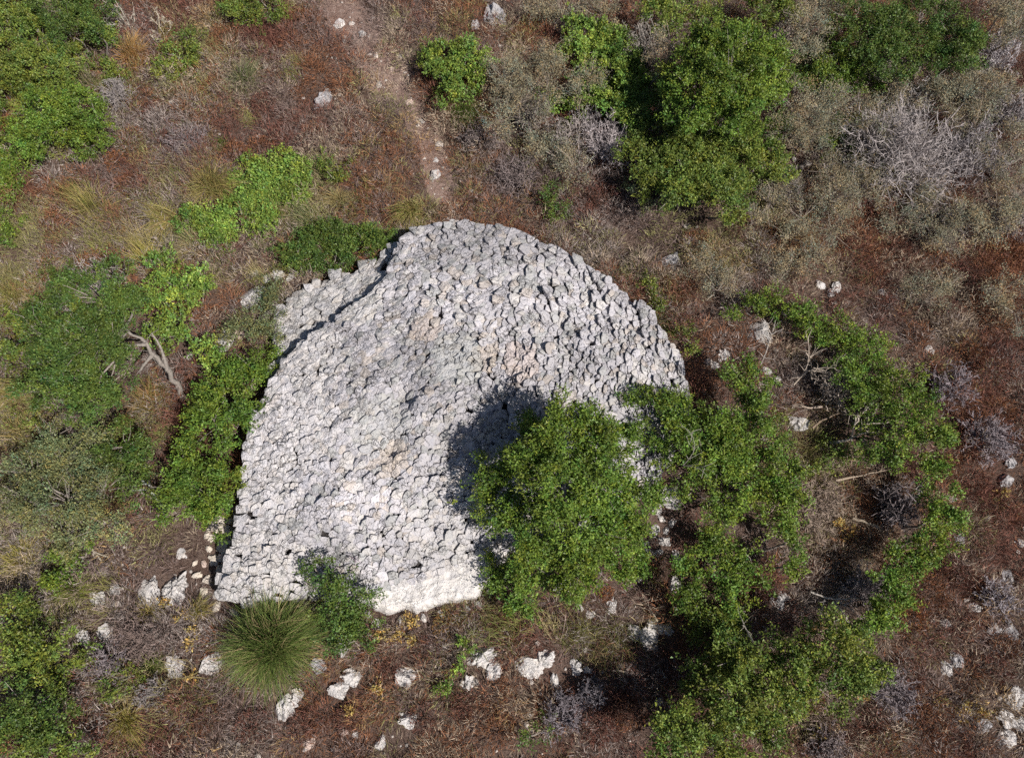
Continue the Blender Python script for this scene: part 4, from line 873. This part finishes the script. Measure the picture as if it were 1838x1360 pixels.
for a in [(735, 1116, 15), (688, 1140, 14), (718, 1140, 11), (738, 1150, 10), (674, 1235, 13), (338, 1150, 11), (318, 1100, 12), (340, 1132, 8), (1526, 951, 14), (1507, 937, 7), (1473, 1120, 10), (1465, 1319, 9), (1766, 1274, 18), (1735, 1277, 18), (1546, 1245, 9), (1696, 1257, 7), (340, 1217, 9), (625, 1275, 8), (290, 1080, 7), (1805, 885, 8), (170, 1205, 8)]:
    yellow_plant(*a)

# ---- dead branches and logs
def branch(label, pts, rad, forks=(), tone=(190, 176, 160), name='dead_branch', owner=None):
    """pts: (px, py, z) along the branch; forks: side limbs as lists of the same"""
    allp = [pts] + list(forks); base = P(*pts[0]); base[2] = float(gz(base[0], base[1])); c0 = lin(*tone) * .82
    if owner is None: root = thing(name, label, 'branch', base, 'dead bleached branches')
    else: root = owner; base = np.array(owner.location)
    tws = []
    for i, pl in enumerate(allp):
        q = np.array([P(a, b, z + float(gz(*P(a, b, z)[:2]))) for a, b, z in pl]); L = np.concatenate([[0], np.cumsum(np.linalg.norm(np.diff(q, axis=0), axis=1))])
        K = max(6, int(L[-1] / .12)); t = np.linspace(0, L[-1], K); ln = np.stack([np.interp(t, L, q[:, k]) for k in range(3)], 1)
        for _ in range(3): ln[1:-1] = (ln[:-2] + 2 * ln[1:-1] + ln[2:]) / 4
        ln[1:-1] += rng.normal(0, rad * .35, (K - 2, 3)); r0 = rad * 1.05 * (1 if i == 0 else .6)
        v, f = tubes(ln[None], (np.linspace(r0, r0 * .3, K) * rng.uniform(.85, 1.15, K))[None], 7)
        m = int(4 + L[-1] * 9); k = rng.integers(1, K, m); e = ln[k] + unit(unit(ln[-1] - ln[0])[None] * .7 + rng.normal(size=(m, 3)) * .8) * rng.uniform(.08, .28, (m, 1)); tws.append(bend(ln[k], e, 3, .12))
        put('limb' if i == 0 else 'fork', mesh('limb', v - base, f, np.tile(c0, (len(v), 1)) * rng.uniform(.9, 1.1), M_TWIG, True), (0, 0, 0), root)
    tw = np.concatenate(tws); v, f = ribbons(tw, np.linspace(.012, .004, 3)[None] * rng.uniform(.6, 1.2, (len(tw), 1)))
    put('twigs', mesh('twigs', v - base, f, np.tile(c0, (len(v), 1)) * np.repeat(rng.uniform(.7, 1.1, (len(tw), 1)), 6, 0), M_TWIG), (0, 0, 0), root)['kind'] = 'stuff'
branch(None, [(332, 716, .05), (312, 680, .5), (288, 648, .95), (262, 618, 1.25), (225, 590, 1.4)], .06, [[(300, 664, .75), (296, 636, 1.05), (272, 598, 1.3)], [(276, 634, 1.1), (262, 648, 1.15), (248, 668, 1.1)], [(262, 618, 1.25), (230, 622, 1.4), (200, 610, 1.5)]], (150, 141, 133), owner=leaning)
branch('pale bare trunk below the dark clump of the grey-green tree', [(298, 922, .03), (285, 895, .25), (268, 872, .45), (235, 880, .6)], .035, [[(268, 872, .45), (255, 862, .6)]], (188, 192, 180))
branch('curved pale branch lying below the grey-green tree', [(185, 1010, .05), (170, 990, .2), (150, 972, .35), (140, 945, .5)], .018, [[(170, 990, .2), (195, 1000, .15)], [(150, 972, .35), (160, 945, .45)]], (200, 190, 170))
branch('white forked branch standing inside the arc', [(1490, 795, 0.22), (1528, 792, 0.34), (1545, 770, 0.54), (1575, 775, 0.64)], .026, [[(1528, 792, 0.34), (1533, 765, 0.59), (1535, 745, 0.74)], [(1535, 750, 0.64), (1570, 722, 0.84)], [(1540, 770, 0.54), (1565, 755, 0.69), (1590, 760, 0.74)], [(1533, 765, 0.59), (1545, 740, 0.74)]], (214, 200, 184))
branch('pale fan of curved branches inside the upper arc', [(1425, 690, 0.22), (1445, 665, 0.44), (1470, 655, 0.64), (1498, 660, 0.74)], .016, [[(1445, 665, 0.44), (1452, 635, 0.69), (1485, 625, 0.79)], [(1445, 665, 0.44), (1475, 672, 0.54), (1495, 655, 0.64)], [(1450, 650, 0.59), (1455, 620, 0.74), (1448, 605, 0.79)], [(1460, 660, 0.59), (1490, 668, 0.64)]], (196, 180, 164))
branch('weathered log lying left of the forked white branch', [(1475, 730, 0.20), (1450, 732, 0.21), (1422, 727, 0.20)], .022, [[(1450, 732, 0.21), (1437, 726, 0.29)]], (186, 168, 152))
branch('short grey log below the fan of curved branches', [(1458, 768, 0.19), (1475, 753, 0.22), (1505, 742, 0.24)], .022, [], (150, 130, 112))
branch('long thin log at the lower middle of the arc', [(1500, 862, 0.19), (1550, 852, 0.22), (1592, 843, 0.24)], .018, [[(1550, 852, 0.22), (1575, 872, 0.19)]], (190, 170, 150))
branch('pale stick left of the long thin log', [(1412, 832, 0.19), (1435, 834, 0.20), (1452, 838, 0.19)], .014, [], (206, 190, 172))
branch('bleached log in the shade of the lower arc', [(1530, 930, 0.19), (1560, 938, 0.24), (1578, 945, 0.26)], .026, [[(1560, 938, 0.24), (1585, 955, 0.24)]], (165, 150, 132))
branch('white forked stick right of the straggly shrub', [(1455, 1062, 0.19), (1490, 1078, 0.26), (1530, 1073, 0.34)], .018, [[(1495, 1078, 0.26), (1520, 1105, 0.29)], [(1480, 1075, 0.24), (1472, 1105, 0.26)], [(1500, 1078, 0.29), (1535, 1095, 0.34)]], (200, 190, 180))
branch('thin curved brown branch near the broad rust bush', [(1733, 1152, .05), (1742, 1125, .12), (1765, 1100, .18), (1790, 1075, .2)], .014, [[(1742, 1125, .12), (1770, 1112, .15)]], (170, 138, 112))
branch('curved white stick above the white rock heap', [(1180, 1115, .1), (1168, 1098, .15), (1162, 1078, .1), (1152, 1070, .06)], .015, [], (206, 190, 170))
branch('short white stick below the white rock heap', [(1098, 1203, .06), (1115, 1202, .1), (1135, 1208, .08)], .013, [[(1115, 1202, .1), (1122, 1220, .06)]], (208, 192, 172))
branch('thin upright dead stem below the slab on the right', [(1006, 1150, .05), (1014, 1125, .15), (1014, 1105, .25)], .01, [], (170, 150, 138))
branch('curved bare branch rising from the broad shrub', [(1226, 835, 1.35), (1250, 812, 1.6), (1255, 790, 1.75), (1245, 776, 1.8), (1236, 772, 1.8)], .008, [[(1226, 835, 1.35), (1265, 840, 1.5)], [(1245, 776, 1.8), (1232, 782, 1.75)]], (150, 146, 134))
branch('bare twisted stick on the lower left of the bushy tree', [(1352, 1152, 1.7), (1338, 1125, 1.4), (1325, 1095, 1.2)], .012, [], (190, 180, 165))
branch('bare dead branch on the ground above the ring of rocks', [(1365, 655, .05), (1378, 625, .2), (1385, 600, .4), (1392, 575, .5)], .016, [[(1385, 600, .4), (1405, 590, .5)], [(1378, 625, .2), (1365, 600, .35)], [(1385, 600, .4), (1370, 572, .5)]], (180, 170, 162))

# ------------------------------------------------------------------ undergrowth, dry grass, pebbles
CR = np.array(CROWNS)
SPECIES = [lin(144, 100, 74), lin(128, 88, 76), lin(158, 146, 140), lin(178, 160, 140), lin(146, 142, 96), lin(170, 140, 98), lin(140, 122, 116)]
def blocked(x, y):
    b = in_mound(x, y, 1.0) | in_poly(x, y, SLAB) | in_poly(x, y, LEDGE)
    return b
def scatter_bushes(nb):
    x = rng.uniform(-13.5, 13.5, nb); y = rng.uniform(-9, 13, nb)
    pp = to_px(np.column_stack([x, y, 0 * x])); ok = (pp[:, 0] > -260) & (pp[:, 0] < W0 + 260) & (pp[:, 1] > -230) & (pp[:, 1] < H0 + 260)
    ok &= (rng.random(nb) < .3) | ((pp[:, 0] > -60) & (pp[:, 0] < W0 + 60) & (pp[:, 1] > -40) & (pp[:, 1] < H0 + 60))
    ok &= ~blocked(x, y) & ~((path_dist(x, y) < .85) & (rng.random(nb) < .78))
    for (cx, cy, r) in ROCKXY: ok &= np.hypot(x - cx, y - cy) > r * 1.05 + .06
    for cx, cy, r, zb in CR:
        ok &= ~((np.hypot(x - cx, y - cy) < r * .8) & (rng.random(nb) < .85))
    x, y, pp = x[ok], y[ok], pp[ok]
    wgt = np.stack([1.0 + .5 * (pp[:, 0] > 1250), .9 + .7 * (pp[:, 0] > 1200), .75 + .6 * (pp[:, 1] < 450) * (pp[:, 0] > 850), .75 + .5 * (pp[:, 1] > 1050), .35 + 1.2 * (pp[:, 0] < 160) + .3 * (pp[:, 0] < 700), .12 + 0 * x, .9 + 0 * x], 1)
    for k in range(7): wgt[:, k] *= np.clip((noise2(x, y, .75, 60 + k) - .28) * 2.6, .02, 2) ** 2
    cum = np.cumsum(wgt / wgt.sum(1, keepdims=True), 1); sp = (cum < rng.random((len(x), 1))).sum(1).clip(0, 6)
    return x, y, sp
def undergrowth(name, label, nb, per, hr, rr, wd, Lr):
    x, y, sp = scatter_bushes(nb); n = len(x)
    R = rng.uniform(*rr, n); H = rng.uniform(*hr, n); pq = to_px(np.column_stack([x, y, 0 * x])); H = H * np.where(in_poly(pq[:, 0], pq[:, 1], [(1340, 560), (1450, 600), (1600, 760), (1660, 960), (1540, 1120), (1400, 1090), (1420, 850), (1330, 640)]), .42, 1)
    H = H * np.where((pq[:, 1] > 1030) & (pq[:, 0] > 380) & (pq[:, 0] < 1200), .6, 1)
    i = np.repeat(np.arange(n), np.maximum(20, (per * (R / .25) ** 1.6).astype(int))); m = len(i)
    d = rdir(m); d[:, 2] = abs(d[:, 2]); q = d * np.stack([R[i], R[i], H[i]], 1) * (rng.uniform(.1, 1.1, m) ** .36)[:, None]
    qx, qy = x[i] + q[:, 0], y[i] + q[:, 1]; keep = ~in_mound(qx, qy, .97); keep &= ~in_poly(qx, qy, SLAB)
    for (cx, cy, r) in ROCKXY: keep &= (np.hypot(qx - cx, qy - cy) > r * .75)
    i, d, q, qx, qy = i[keep], d[keep], q[keep], qx[keep], qy[keep]; m = len(i)
    q = np.column_stack([qx, qy, gz(qx, qy) + q[:, 2]])
    ax = unit(d * [1, 1, .5] + [0, 0, .4] + rng.normal(size=(m, 3)) * .38); L = rng.uniform(*Lr, (m, 1)); sd = unit(np.cross(ax, rng.normal(size=(m, 3)))) * rng.uniform(.6, 1.4, (m, 1)) * wd
    v = np.stack([q - sd, q + sd, q + ax * L], 1).reshape(-1, 3)
    cc = np.array(SPECIES)[sp[i]] * rng.normal(1, .12, (n, 1))[i] * rng.normal(1, .25, (m, 1)); cc = np.clip(cc, .01, .9)
    o = put(name, mesh(name, v, np.arange(m * 3).reshape(-1, 3), np.repeat(cc, 3, 0), M_DRYLEAF)); tag(o, label, None, kind='stuff'); print(name, n, m)
undergrowth('undergrowth', 'knee-high brown, rust and grey heath scrub covering the hillside', 13500, 112, (.14, .58), (.12, .36), .0046, (.07, .17))
undergrowth('dry_grass', 'thin tan dry grass and fallen twigs between the bushes', 2600, 50, (.08, .34), (.2, .5), .0026, (.10, .24))

def wild_grass():
    """soft pale grass that runs between the tussocks"""
    spots = [(330, 360, 150, 40), (540, 400, 110, 22), (110, 370, 120, 18), (30, 520, 80, 26), (35, 760, 90, 30), (270, 450, 90, 12), (30, 900, 70, 8), (170, 130, 110, 10), (420, 470, 90, 10), (80, 1050, 110, 12), (1100, 1140, 120, 14), (900, 1110, 100, 8), (280, 740, 70, 8), (830, 200, 60, 5), (230, 1280, 120, 10), (740, 360, 80, 7), (1180, 560, 70, 7), (430, 120, 110, 8), (1430, 880, 90, 8)]
    L_, C_ = [], []
    for px, py, r, k in spots:
        for _ in range(k):
            a, b = px + rng.normal(0, r * .55), py + rng.normal(0, r * .45); p = P(a, b)
            if in_mound(p[0], p[1], 1.02) or in_poly(p[0], p[1], SLAB): continue
            n = 80; R = rng.uniform(.15, .38); az = rng.uniform(0, 6.283, n); kk = rng.random(n); t = np.linspace(0, 1, 4); b0 = rng.normal(0, R * .5, (n, 2)) + p[:2]; ln_ = rng.normal(0, .3, 2)
            x = b0[:, :1] + (np.cos(az) * kk * R)[:, None] * t + ln_[0] * R * t ** 2; y = b0[:, 1:] + (np.sin(az) * kk * R)[:, None] * t + ln_[1] * R * t ** 2
            z = gz(x, y) + (R * rng.uniform(.5, 1.3, n))[:, None] * (1.4 * t - .7 * kk[:, None] * t ** 2)
            L_.append(np.stack([x, y, z], -1)); m = rng.random((n, 1)); base = [lin(150, 150, 84), lin(182, 168, 122), lin(128, 140, 72)][rng.choice(3, p=[.4, .4, .2])]
            C_.append(np.repeat(base * rng.uniform(.7, 1.2, (n, 1)) * (1 - .3 * m) + lin(180, 164, 120) * .3 * m, 8, 0))
    ln = np.concatenate(L_); ok = ~in_mound(ln[:, -1, 0], ln[:, -1, 1], 1.0); cc = np.concatenate(C_).reshape(len(ln), 8, 3)[ok].reshape(-1, 3); ln = ln[ok]
    v, f = ribbons(ln, (np.array([1, .9, .6, .15]) * .007)[None] * rng.uniform(.7, 1.3, (len(ln), 1)))
    tag(put('wild_grass', mesh('wild_grass', v, f, cc, M_BLADE)), 'soft pale olive grass between the tussocks', None, kind='stuff')
wild_grass()

def pebbles(nb):
    x = rng.uniform(-11, 11, nb); y = rng.uniform(-7, 11, nb)
    k = .10 + .5 * (path_dist(x, y) < 1.1) + .8 * np.clip(noise2(x, y, .8, 90) - .55, 0, 1); ppx = to_px(np.column_stack([x, y, 0 * x]))
    k += .12 * (ppx[:, 1] > 1040) + .10 * (ppx[:, 0] > 1650) * (ppx[:, 1] > 850)
    ok = (rng.random(nb) < k) & ~in_mound(x, y, 1.01) & ~in_poly(x, y, SLAB); x, y = x[ok], y[ok]; n = len(x)
    s = rng.exponential(.014, n) + .012; bv, bf = ICO1; sc = np.stack([s * rng.uniform(.8, 1.5, n), s * rng.uniform(.8, 1.3, n), s * rng.uniform(.5, .9, n)], 1)
    v = bv[None] * sc[:, None] * rng.uniform(.75, 1.2, (n, len(bv), 1)) + np.stack([x, y, gz(x, y) + s * .3], 1)[:, None]
    f = bf[None] + (np.arange(n) * len(bv))[:, None, None]
    c = np.array([.62, .56, .51]) * rng.uniform(.6, 1.1, (n, 1))
    o = put('gravel', mesh('gravel', v.reshape(-1, 3), f.reshape(-1, 3), np.repeat(c, len(bv), 0), M_SLAB)); tag(o, 'scattered white limestone chips on the soil', None, kind='stuff')
pebbles(9000)
print('crown tris', CROWN_TRIS)
